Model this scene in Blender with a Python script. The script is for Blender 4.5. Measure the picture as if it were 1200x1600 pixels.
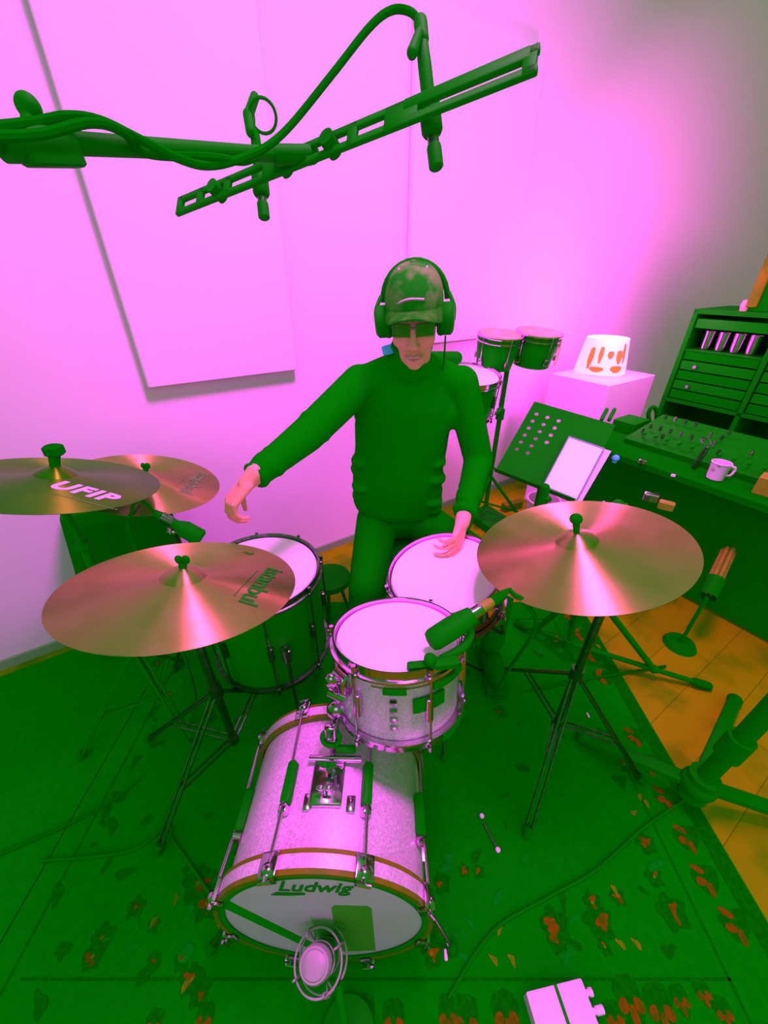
import bpy, math, random
from mathutils import Vector, Matrix
import numpy as np
V = Vector
PI = math.pi
# ------------------------------------------------------------------ camera, world, lights
for o in list(bpy.data.objects): bpy.data.objects.remove(o)
scene = bpy.context.scene
COL = scene.collection
CAM_H, TH, F = 1.5, math.radians(31.5), 610.0
cs, sn = math.cos(TH), math.sin(TH)
cam_d = bpy.data.cameras.new('camera'); cam = bpy.data.objects.new('camera', cam_d); COL.objects.link(cam)
cam.location = (0, 0, CAM_H); cam.rotation_euler = (PI/2 - TH, 0, 0)
cam_d.sensor_fit = 'VERTICAL'; cam_d.sensor_height = 36; cam_d.lens = F/1600*36
cam_d.clip_start = 0.02
scene.camera = cam
scene.view_settings.view_transform = 'Standard'; scene.view_settings.look = 'None'
scene.view_settings.exposure = 0.0; scene.view_settings.gamma = 1.0
w = bpy.data.worlds.new('room_air'); scene.world = w; w.use_nodes = True
w.node_tree.nodes['Background'].inputs[0].default_value = (0.02, 1.0, 0.02, 1)
w.node_tree.nodes['Background'].inputs[1].default_value = 0.40

def area_light(name, loc, target, size, energy, color, size_y=None, spread=PI):
    l = bpy.data.lights.new(name, 'AREA'); l.size = size; l.energy = energy; l.color = color; l.spread = spread
    if size_y: l.shape = 'RECTANGLE'; l.size_y = size_y
    o = bpy.data.objects.new(name, l); COL.objects.link(o); o.location = loc
    o.rotation_euler = (V(target) - V(loc)).to_track_quat('-Z', 'Y').to_euler()
    return o
PINK = (1.0, 0.045, 0.93)
area_light('ceiling_lamp', (0.30, 0.84, 3.15), (0.28, 1.55, 0.3), 0.5, 100, PINK, spread=math.radians(142))
area_light('added_wall_fill', (2.0, 1.7, 2.35), (2.7, 2.8, 1.0), 0.5, 40, (1.0, 0.03, 0.76), spread=math.radians(150))  # unseen fill light added over the desk to brighten the right wall
area_light('room_fill', (-0.3, -2.2, 2.0), (-0.2, 0.6, 0.6), 1.2, 30, (0.9, 0.04, 1.0))

def at(px, py, d=None, z=None, zc=None):
    """a point in the room seen at a pixel, at forward distance d / height z / depth zc"""
    u, v = (px-600)/F, (py-800)/F
    D = V((u, cs - v*sn, -(sn + v*cs)))
    t = d/D.y if d is not None else ((z-CAM_H)/D.z if z is not None else zc)
    return V((0, 0, CAM_H)) + t*D

# ------------------------------------------------------------------ materials
def mat(name, col, rough=0.5, metal=0.0, spec=0.3, noise=None, col2=None, bump=0.0, emit=None, aniso=0.0, coat=0.0, kind='noise', detail=4, ramp=(0.4, 0.65)):
    m = bpy.data.materials.new(name); m.use_nodes = True
    nt = m.node_tree; b = nt.nodes['Principled BSDF']
    b.inputs['Base Color'].default_value = (*col, 1); b.inputs['Roughness'].default_value = rough
    b.inputs['Metallic'].default_value = metal; b.inputs['Specular IOR Level'].default_value = spec
    b.inputs['Coat Weight'].default_value = coat
    if noise:
        tc = nt.nodes.new('ShaderNodeTexCoord')
        if kind == 'noise':
            n = nt.nodes.new('ShaderNodeTexNoise'); n.inputs['Detail'].default_value = detail; out = n.outputs['Fac']
        else:
            n = nt.nodes.new('ShaderNodeTexVoronoi'); out = n.outputs['Color']
        n.inputs['Scale'].default_value = noise
        nt.links.new(tc.outputs['Object'], n.inputs['Vector'])
        if col2:
            r = nt.nodes.new('ShaderNodeValToRGB')
            r.color_ramp.elements[0].position = ramp[0]; r.color_ramp.elements[1].position = ramp[1]
            r.color_ramp.elements[0].color = (*col, 1); r.color_ramp.elements[1].color = (*col2, 1)
            nt.links.new(out, r.inputs[0]); nt.links.new(r.outputs[0], b.inputs['Base Color'])
        if bump:
            bp = nt.nodes.new('ShaderNodeBump'); bp.inputs['Strength'].default_value = bump
            bp.inputs['Distance'].default_value = 0.004
            nt.links.new(out, bp.inputs['Height']); nt.links.new(bp.outputs[0], b.inputs['Normal'])
    if aniso:
        b.inputs['Anisotropic'].default_value = aniso; b.inputs['Anisotropic Rotation'].default_value = 0.25
        tg = nt.nodes.new('ShaderNodeTangent'); tg.direction_type = 'RADIAL'; tg.axis = 'Z'
        nt.links.new(tg.outputs[0], b.inputs['Tangent'])
    if emit:
        b.inputs['Emission Color'].default_value = (*emit[0], 1); b.inputs['Emission Strength'].default_value = emit[1]
    return m
M = {}
M['wall'] = mat('wall_paint', (0.85, 0.76, 0.85), 0.9, spec=0.05, noise=3, bump=0.02)
M['panel'] = mat('panel_cloth', (0.88, 0.78, 0.88), 0.95, spec=0.0, noise=220, bump=0.05)
M['skirting'] = mat('skirting_paint', (0.22, 0.50, 0.20), 0.6, spec=0.1)
M['black'] = mat('black_plastic', (0.0006, 0.34, 0.0006), 0.6, spec=0.02, noise=40, col2=(0.0006, 0.37, 0.0006))
M['black_metal'] = mat('black_metal', (0.0006, 0.357, 0.0006), 0.6, spec=0.02)
M['rubber'] = mat('black_rubber', (0.0006, 0.306, 0.0006), 0.8, spec=0.0)
M['cab'] = mat('black_tolex', (0.0006, 0.365, 0.0006), 0.9, spec=0.0, noise=120, bump=0.1)
M['grille'] = mat('grille_cloth', (0.0006, 0.306, 0.0006), 0.95, spec=0.0, noise=300, bump=0.2)
M['chrome'] = mat('chrome', (0.85, 0.48, 0.85), 0.12, metal=1.0, noise=25, col2=(0.75, 0.42, 0.75))
M['dim_chrome'] = mat('shade_dimmed_chrome', (0.03, 0.26, 0.03), 0.35, metal=1.0, noise=60, col2=(0.14, 0.28, 0.14))  # chrome copy darkened in its colour to imitate hardware standing in shade
M['sparkle'] = mat('silver_sparkle_wrap', (0.56, 0.60, 0.57), 0.32, metal=0.3, spec=0.5, noise=300, col2=(0.92, 0.76, 0.92), kind='voronoi', coat=0.3, ramp=(0.1, 0.8))
M['head'] = mat('coated_drum_head', (0.95, 0.93, 0.95), 0.8, spec=0.1, noise=60, bump=0.02)
M['kick_head'] = mat('clear_front_head', (0.66, 0.62, 0.66), 0.3, spec=0.4, noise=6, col2=(0.74, 0.62, 0.78))
M['wood_hoop'] = mat('stained_wood_hoop', (0.17, 0.24, 0.006), 0.5, spec=0.08, noise=30, col2=(0.10, 0.25, 0.003))
M['black_shell'] = mat('black_lacquer', (0.0006, 0.411, 0.0006), 0.4, spec=0.03)
M['cymbal'] = mat('bronze_cymbal', (0.48, 0.54, 0.13), 0.45, metal=1.0, noise=14, col2=(0.40, 0.52, 0.09), aniso=1.0)
M['dark_cymbal'] = mat('dark_raw_cymbal', (0.10, 0.42, 0.008), 0.42, metal=1.0, noise=12, col2=(0.07, 0.40, 0.006), aniso=0.95)
M['ink'] = mat('dark_print', (0.01, 0.34, 0.01), 0.7, spec=0.0)
M['faint_ink'] = mat('faded_print', (0.10, 0.34, 0.06), 0.7, spec=0.0)
M['white_ink'] = mat('white_print', (0.75, 0.66, 0.75), 0.7, spec=0.1)
M['white'] = mat('white_plastic', (0.9, 0.75, 0.9), 0.5, spec=0.3)
M['grey_white'] = mat('cream_bin_plastic', (0.6, 0.6, 0.55), 0.6)
M['rug'] = mat('dark_rug_pile', (0.0006, 0.383, 0.0006), 1.0, spec=0.0, noise=55, col2=(0.0006, 0.42, 0.0008), bump=0.25)
M['rug_red'] = mat('rug_red_wool', (0.15, 0.12, 0.002), 1.0, spec=0.0, noise=70, col2=(0.05, 0.16, 0.001), bump=0.2)
M['rug_tan'] = mat('rug_tan_wool', (0.13, 0.33, 0.004), 1.0, spec=0.0, noise=90, col2=(0.04, 0.33, 0.002))
M['rug_dark'] = mat('rug_dark_wool', (0.001, 0.24, 0.0005), 1.0, spec=0.0, noise=90, col2=(0.001, 0.32, 0.0005))
M['rug_mid'] = mat('rug_green_wool', (0.001, 0.42, 0.006), 1.0, spec=0.0, noise=90, col2=(0.001, 0.37, 0.002))
M['skin'] = mat('skin', (0.82, 0.44, 0.27), 0.6, spec=0.1, noise=30, col2=(0.76, 0.41, 0.22))
M['lip'] = mat('lips', (0.5, 0.28, 0.18), 0.5)
M['teeth'] = mat('teeth', (0.7, 0.6, 0.5), 0.4)
M['wool'] = mat('black_knit', (0.0006, 0.383, 0.0006), 1.0, spec=0.0, noise=14, bump=0.6)
M['denim'] = mat('black_trousers', (0.0006, 0.365, 0.0006), 1.0, spec=0.0, noise=20, bump=0.4)
M['cap'] = mat('olive_cap_cotton', (0.006, 0.36, 0.006), 0.95, spec=0.0, noise=16, col2=(0.09, 0.38, 0.05), ramp=(0.45, 0.62))
M['blue'] = mat('blue_cotton', (0.08, 0.75, 1.0), 0.8)
M['lens'] = mat('dark_lenses', (0.01, 0.30, 0.005), 0.2, spec=0.3)
M['tan'] = mat('tan_skin_head', (0.72, 0.48, 0.20), 0.7, spec=0.1, noise=20, col2=(0.85, 0.52, 0.30))
M['wood_tan'] = mat('tan_wood', (0.22, 0.36, 0.008), 0.6, noise=40, col2=(0.16, 0.34, 0.004))
M['brown_wood'] = mat('brown_wood', (0.10, 0.29, 0.002), 0.6, spec=0.05, noise=15, col2=(0.05, 0.28, 0.001))
M['silver_mesh'] = mat('silver_grille', (0.42, 0.46, 0.40), 0.6, metal=0.4, noise=500, bump=0.1)
M['paper'] = mat('lit_tablet_screen', (0.8, 0.7, 0.8), 0.4, emit=((1.0, 0.20, 1.0), 0.9))
M['frame_blue'] = mat('slate_tablet_frame', (0.10, 0.36, 0.20), 0.5)
M['mug'] = mat('glazed_mug', (0.72, 0.68, 0.72), 0.3, noise=28, col2=(0.12, 0.5, 0.1), ramp=(0.55, 0.68))
M['glow'] = mat('glowing_shade', (0.9, 0.7, 0.9), 0.7, emit=((1.0, 0.27, 1.0), 1.6))
M['glow_orange'] = mat('glowing_orange_patch', (0.35, 0.15, 0.01), 0.8, spec=0.0, emit=((1.0, 0.22, 0.05), 0.6))
M['orange_glass'] = mat('amber_plastic', (0.5, 0.35, 0.02), 0.3)

def floor_mat():
    m = bpy.data.materials.new('oak_floor'); m.use_nodes = True
    nt = m.node_tree; b = nt.nodes['Principled BSDF']; b.inputs['Roughness'].default_value = 0.5
    b.inputs['Specular IOR Level'].default_value = 0.04
    tc = nt.nodes.new('ShaderNodeTexCoord'); mp = nt.nodes.new('ShaderNodeMapping')
    mp.inputs['Rotation'].default_value[2] = math.radians(-33)
    nt.links.new(tc.outputs['Object'], mp.inputs[0])
    br = nt.nodes.new('ShaderNodeTexBrick')
    for k, v in (('Scale', 1.0), ('Brick Width', 1.6), ('Row Height', 0.16), ('Mortar Size', 0.0015)): br.inputs[k].default_value = v
    br.inputs['Color1'].default_value = (0.23, 0.43, 0.001, 1); br.inputs['Color2'].default_value = (0.17, 0.40, 0.001, 1)
    br.inputs['Mortar'].default_value = (0.10, 0.26, 0.001, 1)
    nt.links.new(mp.outputs[0], br.inputs['Vector'])
    n = nt.nodes.new('ShaderNodeTexNoise'); n.inputs['Scale'].default_value = 5; n.inputs['Detail'].default_value = 6
    nt.links.new(mp.outputs[0], n.inputs['Vector'])
    r = nt.nodes.new('ShaderNodeValToRGB'); r.color_ramp.elements[0].position = 0.32; r.color_ramp.elements[1].position = 0.5
    r.color_ramp.elements[0].color = (0.42, 0.8, 0.4, 1); r.color_ramp.elements[1].color = (1, 1, 1, 1)
    nt.links.new(n.outputs['Fac'], r.inputs[0])
    mx = nt.nodes.new('ShaderNodeMix'); mx.data_type = 'RGBA'; mx.blend_type = 'MULTIPLY'; mx.inputs[0].default_value = 1
    nt.links.new(br.outputs['Color'], mx.inputs[6]); nt.links.new(r.outputs[0], mx.inputs[7])
    nt.links.new(mx.outputs[2], b.inputs['Base Color'])
    return m
M['floor'] = floor_mat()

# ------------------------------------------------------------------ mesh builder
def frame(axis, hint=(0, 0, 1)):
    a = V(axis).normalized(); h = V(hint)
    if abs(a.dot(h)) > 0.98: h = V((1, 0, 0)) if abs(a.x) < 0.9 else V((0, 1, 0))
    u = h.cross(a).normalized(); v = a.cross(u)
    return u, v, a
class MB:
    def __init__(s): s.v = []; s.f = []; s.m = []; s.cur = 0
    def add(s, vs, fs):
        n = len(s.v); s.v += [V(p) for p in vs]
        for f in fs: s.f.append([n+i for i in f]); s.m.append(s.cur)
        return s
    def obox(s, c, ex, ey, ez, sx, sy, sz, bev=0.0):
        """box centred at c with unit axes and full sizes; bevelled along every edge when bev > 0"""
        c = V(c); ex, ey, ez = V(ex), V(ey), V(ez)
        hx, hy, hz = sx/2, sy/2, sz/2
        if bev <= 0:
            vs = [c + ex*i*hx + ey*j*hy + ez*k*hz for k in (-1, 1) for i, j in ((-1, -1), (1, -1), (1, 1), (-1, 1))]
            return s.add(vs, [(3, 2, 1, 0), (4, 5, 6, 7), (0, 1, 5, 4), (1, 2, 6, 5), (2, 3, 7, 6), (3, 0, 4, 7)])
        bev = min(bev, hx*0.95, hy*0.95, hz*0.95)
        def ring(rx, ry, z):
            pts = []
            for (i, j, a0) in ((1, 1, 0), (-1, 1, 1), (-1, -1, 2), (1, -1, 3)):
                for q in range(4):
                    a = a0*PI/2 + q*PI/6
                    b = min(bev, rx, ry)
                    pts.append(c + ex*(i*(rx-b) + b*math.cos(a)) + ey*(j*(ry-b) + b*math.sin(a)) + ez*z)
            return pts
        g = bev*0.35
        rings = [ring(hx-g, hy-g, -hz), ring(hx, hy, -hz+g), ring(hx, hy, hz-g), ring(hx-g, hy-g, hz)]
        n = 16; vs = sum(rings, []); fs = []
        for r in range(3):
            for i in range(n): fs.append((r*n+i, r*n+(i+1) % n, (r+1)*n+(i+1) % n, (r+1)*n+i))
        fs.append(tuple(range(n-1, -1, -1))); fs.append(tuple(range(3*n, 4*n)))
        return s.add(vs, fs)
    def box(s, c, sx, sy, sz, rz=0.0, bev=0.0):
        e = (math.cos(rz), math.sin(rz), 0); g = (-math.sin(rz), math.cos(rz), 0)
        return s.obox(c, e, g, (0, 0, 1), sx, sy, sz, bev)
    def cyl(s, p0, p1, r0, r1=None, n=16, cap=True):
        r1 = r0 if r1 is None else r1
        p0, p1 = V(p0), V(p1); u, v, a = frame(p1-p0)
        vs = []
        for p, r in ((p0, r0), (p1, r1)):
            vs += [p + r*(math.cos(2*PI*i/n)*u + math.sin(2*PI*i/n)*v) for i in range(n)]
        fs = [(i, (i+1) % n, n+(i+1) % n, n+i) for i in range(n)]
        if cap: fs += [tuple(range(n-1, -1, -1)), tuple(range(n, 2*n))]
        return s.add(vs, fs)
    def lathe(s, c, axis, prof, n=48, hint=(0, 0, 1), sx=1.0, sy=1.0, closed=False):
        """prof: list of (radius, height along axis)"""
        c = V(c); u, v, a = frame(axis, hint); vs = []; fs = []
        for (r, h) in prof:
            r = max(r, 1e-5)
            vs += [c + a*h + r*(sx*math.cos(2*PI*i/n)*u + sy*math.sin(2*PI*i/n)*v) for i in range(n)]
        k = len(prof)
        for j in range(k if closed else k-1):
            j2 = (j+1) % k
            for i in range(n): fs.append((j*n+i, j*n+(i+1) % n, j2*n+(i+1) % n, j2*n+i))
        if not closed:
            fs.append(tuple(range(n-1, -1, -1))); fs.append(tuple(range((k-1)*n, k*n)))
        return s.add(vs, fs)
    def ring(s, c, axis, R, r, n=48, m=8, sx=1.0, sy=1.0, hint=(0, 0, 1)):
        return s.lathe(c, axis, [(R + r*math.cos(2*PI*j/m), r*math.sin(2*PI*j/m)) for j in range(m)], n, hint, sx, sy, True)
    def ball(s, c, rx, ry=None, rz=None, ex=(1, 0, 0), ey=(0, 1, 0), ez=(0, 0, 1), n=20, k=12):
        ry = rx if ry is None else ry; rz = rx if rz is None else rz
        c = V(c); ex, ey, ez = V(ex), V(ey), V(ez)
        vs = [c - ez*rz]; fs = []
        for j in range(1, k):
            t = -PI/2 + PI*j/k
            vs += [c + ex*rx*math.cos(t)*math.cos(2*PI*i/n) + ey*ry*math.cos(t)*math.sin(2*PI*i/n) + ez*rz*math.sin(t) for i in range(n)]
        vs.append(c + ez*rz); top = len(vs)-1
        for i in range(n):
            fs.append((0, 1+(i+1) % n, 1+i)); fs.append((top, 1+(k-2)*n+i, 1+(k-2)*n+(i+1) % n))
        for j in range(k-2):
            for i in range(n): fs.append((1+j*n+i, 1+j*n+(i+1) % n, 1+(j+1)*n+(i+1) % n, 1+(j+1)*n+i))
        return s.add(vs, fs)
    def capsule(s, p0, r0, p1, r1, n=16):
        s.ball(p0, r0, n=n, k=10); s.ball(p1, r1, n=n, k=10); return s.cyl(p0, p1, r0, r1, n)
    def tube(s, pts, r, n=10, sub=6, rads=None):
        pts = spline(pts, sub) if sub > 1 else [V(p) for p in pts]
        k = len(pts); vs = []; fs = []; pu = None
        for j, p in enumerate(pts):
            t = (pts[min(j+1, k-1)] - pts[max(j-1, 0)]).normalized()
            if pu is None: u, v, _ = frame(t)
            else:
                u = (pu - t*pu.dot(t)).normalized(); v = t.cross(u)
            pu = u
            rr = r if rads is None else rads[0] + (rads[1]-rads[0])*j/(k-1)
            vs += [p + rr*(math.cos(2*PI*i/n)*u + math.sin(2*PI*i/n)*v) for i in range(n)]
        for j in range(k-1):
            for i in range(n): fs.append((j*n+i, j*n+(i+1) % n, (j+1)*n+(i+1) % n, (j+1)*n+i))
        fs.append(tuple(range(n-1, -1, -1))); fs.append(tuple(range((k-1)*n, k*n)))
        return s.add(vs, fs)
    def prism(s, poly, off):
        n = len(poly); off = V(off)
        return s.add([V(p) for p in poly] + [V(p)+off for p in poly],
                     [tuple(range(n-1, -1, -1)), tuple(range(n, 2*n))] + [(i, (i+1) % n, n+(i+1) % n, n+i) for i in range(n)])
    def build(s, name, mats, parent=None, smooth=True, angle=40):
        L = V((0, 0, 0)); q = parent
        while q is not None: L += q.location; q = q.parent
        me = bpy.data.meshes.new(name)
        me.from_pydata([tuple(p - L) for p in s.v], [], s.f)
        ms = mats if isinstance(mats, (list, tuple)) else [mats]
        for m_ in ms: me.materials.append(m_)
        if len(ms) > 1: me.polygons.foreach_set('material_index', s.m)
        me.update()
        import bmesh
        bm = bmesh.new(); bm.from_mesh(me); bmesh.ops.recalc_face_normals(bm, faces=bm.faces); bm.to_mesh(me); bm.free()
        if smooth: me.shade_smooth(); me.set_sharp_from_angle(angle=math.radians(angle))
        o = bpy.data.objects.new(name, me); COL.objects.link(o)
        if parent is not None: o.parent = parent
        return o
def spline(pts, sub=6):
    P = [V(p) for p in pts]; out = []
    for i in range(len(P)-1):
        a, b, c, d = P[max(i-1, 0)], P[i], P[i+1], P[min(i+2, len(P)-1)]
        for k in range(sub):
            t = k/sub
            out.append(0.5*((2*b) + (c-a)*t + (2*a-5*b+4*c-d)*t*t + (-a+3*b-3*c+d)*t**3))
    out.append(P[-1]); return out
def tag(o, label=None, cat=None, group=None, kind=None):
    for k, v in (('label', label), ('category', cat), ('group', group), ('kind', kind)):
        if v: o[k] = v
    return o
def thing(name, label, cat, loc, group=None):
    o = bpy.data.objects.new(name, None); COL.objects.link(o); o.location = loc; o.empty_display_size = 0.05
    return tag(o, label, cat, group)
def copy_tree(o, parent=None):
    c = o.copy(); COL.objects.link(c)
    if parent is not None: c.parent = parent
    for ch in [x for x in list(bpy.data.objects) if x.parent == o]: copy_tree(ch, c)
    return c
def text_shape(body, size, shear=0.0, offset=0.0, spacing=1.0):
    cu = bpy.data.curves.new('lettering', 'FONT'); cu.body = body; cu.size = size; cu.shear = shear
    cu.offset = offset; cu.space_character = spacing; cu.align_x = 'CENTER'; cu.align_y = 'CENTER'; cu.resolution_u = 3
    o = bpy.data.objects.new('lettering', cu); COL.objects.link(o)
    bpy.context.view_layer.update()
    me = bpy.data.meshes.new_from_object(o.evaluated_get(bpy.context.evaluated_depsgraph_get()))
    vs = [v.co.copy() for v in me.vertices]; fs = [tuple(p.vertices) for p in me.polygons]
    bpy.data.objects.remove(o); bpy.data.curves.remove(cu); bpy.data.meshes.remove(me)
    return vs, fs

# ------------------------------------------------------------------ the room
E1 = V((0.548, -0.836, 0)); E2 = V((0.836, 0.548, 0)); NW = V((0.548, -0.836, 0))   # E2 along the back wall, NW out of it
W0 = V((-1.706, 1.115, 0))
def wallp(s, z, out=0.0): return W0 + E2*s + NW*out + V((0, 0, z))
CORNER = 7.6
b = MB(); b.add([(-4, -2.5, 0), (8.5, -2.5, 0), (8.5, 6, 0), (-4, 6, 0), (-4, -2.5, -.1), (8.5, -2.5, -.1), (8.5, 6, -.1), (-4, 6, -.1)],
                [(0, 1, 2, 3), (7, 6, 5, 4), (0, 4, 5, 1), (1, 5, 6, 2), (2, 6, 7, 3), (3, 7, 4, 0)])
tag(b.build('floor', M['floor'], smooth=False), kind='structure')
b = MB(); b.prism([wallp(-2.2, 0), wallp(CORNER+.1, 0), wallp(CORNER+.1, 0, -.1), wallp(-2.2, 0, -.1)], (0, 0, 3.8))
tag(b.build('wall_back', M['wall'], smooth=False), kind='structure')
cr = wallp(CORNER, 0)
b = MB(); b.prism([cr, cr + E1*6, cr + E1*6 + E2*.1, cr + E2*.1], (0, 0, 3.8))
tag(b.build('wall_right', M['wall'], smooth=False), kind='structure')
b = MB(); b.prism([wallp(-2.2, 0, .015), wallp(CORNER, 0, .015), wallp(CORNER, 0), wallp(-2.2, 0)], (0, 0, .045))
tag(b.build('baseboard_back', M['skirting'], smooth=False), kind='structure')

def ray_wall(px, py, out=0.0):
    u, v = (px-600)/F, (py-800)/F
    D = V((u, cs - v*sn, -(sn + v*cs))); O = V((0, 0, CAM_H)); P = wallp(0, 0, out)
    t = (P-O).dot(NW)/D.dot(NW); q = O + D*t
    return (q - W0).dot(E2), q.z
def acoustic_panel(s0, s1, z0, z1, label):
    c = wallp((s0+s1)/2, 0, .03); t = thing('acoustic_panel', label, 'wall panel', (c.x, c.y, z0), 'acoustic panels on the back wall')
    cc = wallp((s0+s1)/2, (z0+z1)/2, .026)
    MB().obox(cc, E2, NW, (0, 0, 1), s1-s0, .042, z1-z0, .012).build('fabric_face', M['panel'], t)
    MB().obox(wallp((s0+s1)/2, (z0+z1)/2, .0045), E2, NW, (0, 0, 1), s1-s0-.1, .007, z1-z0-.1).build('backing_board', M['panel'], t)
sA, zA = ray_wall(232, 607, .047); sB, _ = ray_wall(466, 577, .047)
acoustic_panel(sA, sB, zA, 2.62, 'large pale pink acoustic panel hanging on the back wall left of the drummer')
sC, _ = ray_wall(640, 500, .047); sD, zD = ray_wall(797, 480, .047); _, zT = ray_wall(829, 72, .047); _, zb = ray_wall(740, 530, .047)
acoustic_panel(sC, sD, zb, zT, 'tall pale pink acoustic panel on the wall directly behind the drummer')

# ------------------------------------------------------------------ rugs
rnd = random.Random(4)
b = MB(); X0, X1, Y0, Y1, RZ = -1.0, 1.035, -0.35, 1.52, 0.008
b.obox(((X0+X1)/2, (Y0+Y1)/2, RZ/2), (1, 0, 0), (0, 1, 0), (0, 0, 1), X1-X0, Y1-Y0, RZ)
BLOT = 0.0
def blot(c, r, k, rot=0.0, squash=0.6, mi=1, n=12, jag=0.25, h=.0008):
    global BLOT
    BLOT += 2e-6; h = h + BLOT
    b.cur = mi; c = V((c[0], c[1], 0))
    ps = []
    for i in range(n):
        a = 2*PI*i/n; rr = r*(1 + jag*math.sin(k*a+rot*3) + rnd.uniform(-.1, .1))
        x, y = rr*math.cos(a), rr*squash*math.sin(a)
        ps.append((c.x + x*math.cos(rot)-y*math.sin(rot), c.y + x*math.sin(rot)+y*math.cos(rot), RZ+h))
    b.add(ps, [tuple(range(n))]); b.cur = 0
def strip(p0, p1, wd, mi, h=.0005):
    p0, p1 = V((*p0, RZ+h)), V((*p1, RZ+h)); t = (p1-p0).normalized(); q = V((-t.y, t.x, 0))*wd/2
    b.cur = mi; b.add([p0-q, p1-q, p1+q, p0+q], [(0, 1, 2, 3)]); b.cur = 0
def gp(px, py):
    q = at(px, py, z=RZ); return (q.x, q.y)
def fan(px, py, s=0.034, turn=0.0):            # a border palmette: three red petals edged in dark wool
    c = gp(px, py)
    blot(c, s*1.35, 3, turn, .75, 3, 14, .12, .0003)
    for k, a in enumerate((-.9, 0, .9)):
        blot((c[0]+s*.62*math.cos(turn+a*1.3), c[1]+s*.85*math.sin(turn+a*1.3)), s*.50, 2, turn+a, .62, 1, 11, .2)
def flower(px, py, s=0.03, mi=1):
    c = gp(px, py); blot(c, s*1.3, 5, .4, 1, 3, 16, .2, .0003)
    for k in range(rnd.choice((1, 2, 2, 3))):
        a = rnd.uniform(0, 6.28); q_ = s*.38
        blot((c[0]+q_*math.cos(a), c[1]+q_*math.sin(a)), s*rnd.uniform(.38, .62), rnd.choice((2, 3)), a, rnd.uniform(.45, .8), mi, 12, .35)
    if rnd.random() < .4: blot(c, s*.22, 2, 0, 1, 2, 8, .2, .0012)
for px, py in ((992, 1150), (1012, 1192), (1040, 1245), (1074, 1308), (1103, 1372), (1150, 1443)): fan(px, py, .031, PI+.3)
for yy in (1.42, 1.3, 1.18, 1.07, -.05, -.17): 
    blot((.955, yy), .045, 3, PI, .75, 3, 14, .12, .0003)
    for a in (-.9, 0, .9): blot((.955-.022*math.cos(a), yy+.03*math.sin(a)), .017, 2, a, .62, 1, 11, .2)
for px, py, s in ((566, 1592, .03), (615, 1592, .026), (700, 1585, .024), (728, 1592, .03), (790, 1582, .03), (983, 1560, .032), (1030, 1572, .032), (1062, 1560, .02), (1098, 1550, .018), (960, 1588, .022), (1130, 1580, .02), (320, 1590, .02), (240, 1600, .02), (560, 1625, .03), (730, 1630, .03), (1000, 1630, .03)): fan(px, py, s, -PI/2)
strip((.855, Y0+.12), (.855, Y1-.1), .007, 3); strip((1.005, Y0), (1.005, Y1), .05, 3, .0003)
strip((-.93, Y0+.12), (-.93, Y1-.1), .007, 3)
yb = gp(700, 1530)[1]; strip((X0+.1, yb), (.86, yb), .006, 3); strip((X0+.1, 1.4), (.86, 1.4), .006, 3)
for px, py, s in ((868, 1000, .035), (782, 1112, .02), (778, 1075, .02), (868, 1448, .028), (1050, 1425, .03), (935, 1440, .028), (925, 1410, .018), (965, 1400, .016), (975, 1195, .02), (1010, 1318, .022), (310, 1380, .034), (325, 1410, .03), (160, 1465, .022), (145, 1495, .02), (212, 1418, .018), (300, 1530, .022), (312, 1550, .02), (285, 1500, .016), (282, 1030, .018), (245, 1035, .016), (262, 1087, .016), (675, 1490, .02), (690, 1380, .018), (725, 1360, .012), (748, 1362, .012), (1022, 1370, .018), (870, 1470, .018), (945, 1480, .012), (240, 1500, .012), (240, 1445, .012)): flower(px, py, s)
for px, py in ((1000, 1245), (990, 1270), (1010, 1255), (965, 1175), (780, 1452), (772, 1500), (800, 1500), (970, 1475), (995, 1475), (240, 1440), (785, 1040), (960, 1390), (290, 1540), (345, 1450), (275, 1405), (935, 1010)):
    c = gp(px, py); blot(c, .013, 3, px, .5, 2, 9, .3)
for _ in range(170):
    x, y = rnd.uniform(X0+.08, .84), rnd.uniform(yb+.02, 1.38)
    blot((x, y), rnd.uniform(.008, .024), rnd.choice((2, 3)), rnd.uniform(0, 6), rnd.uniform(.3, .9), rnd.choice((3, 3, 4, 4, 4)), 10, .3, .0004)
for px, py in ((150, 1480), (230, 1520), (62, 1570), (165, 1270), (185, 1245), (175, 1290), (212, 1190), (240, 1110), (90, 1397), (195, 1365)):
    c = gp(px, py)
    if X0+.02 < c[0]: blot(c, .028, 3, px, .45, 3, 12, .25, .0006)
tag(b.build('rug', [M['rug'], M['rug_red'], M['rug_tan'], M['rug_dark'], M['rug_mid']], smooth=False), 'dark green oriental rug with red flower motifs under the drum kit', 'rug')
b = MB(); e = -.03
b.prism([(X0-.005, -.5, 0), (X0-.005, 1.5, 0), (-1.62, 1.10, 0), (-2.5, .53, 0), (-2.5, -.5, 0)], (0, 0, .006))
tag(b.build('floor_mat', M['rug'], smooth=False), 'plain dark green mat left of the patterned rug along the wall', 'mat')

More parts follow.
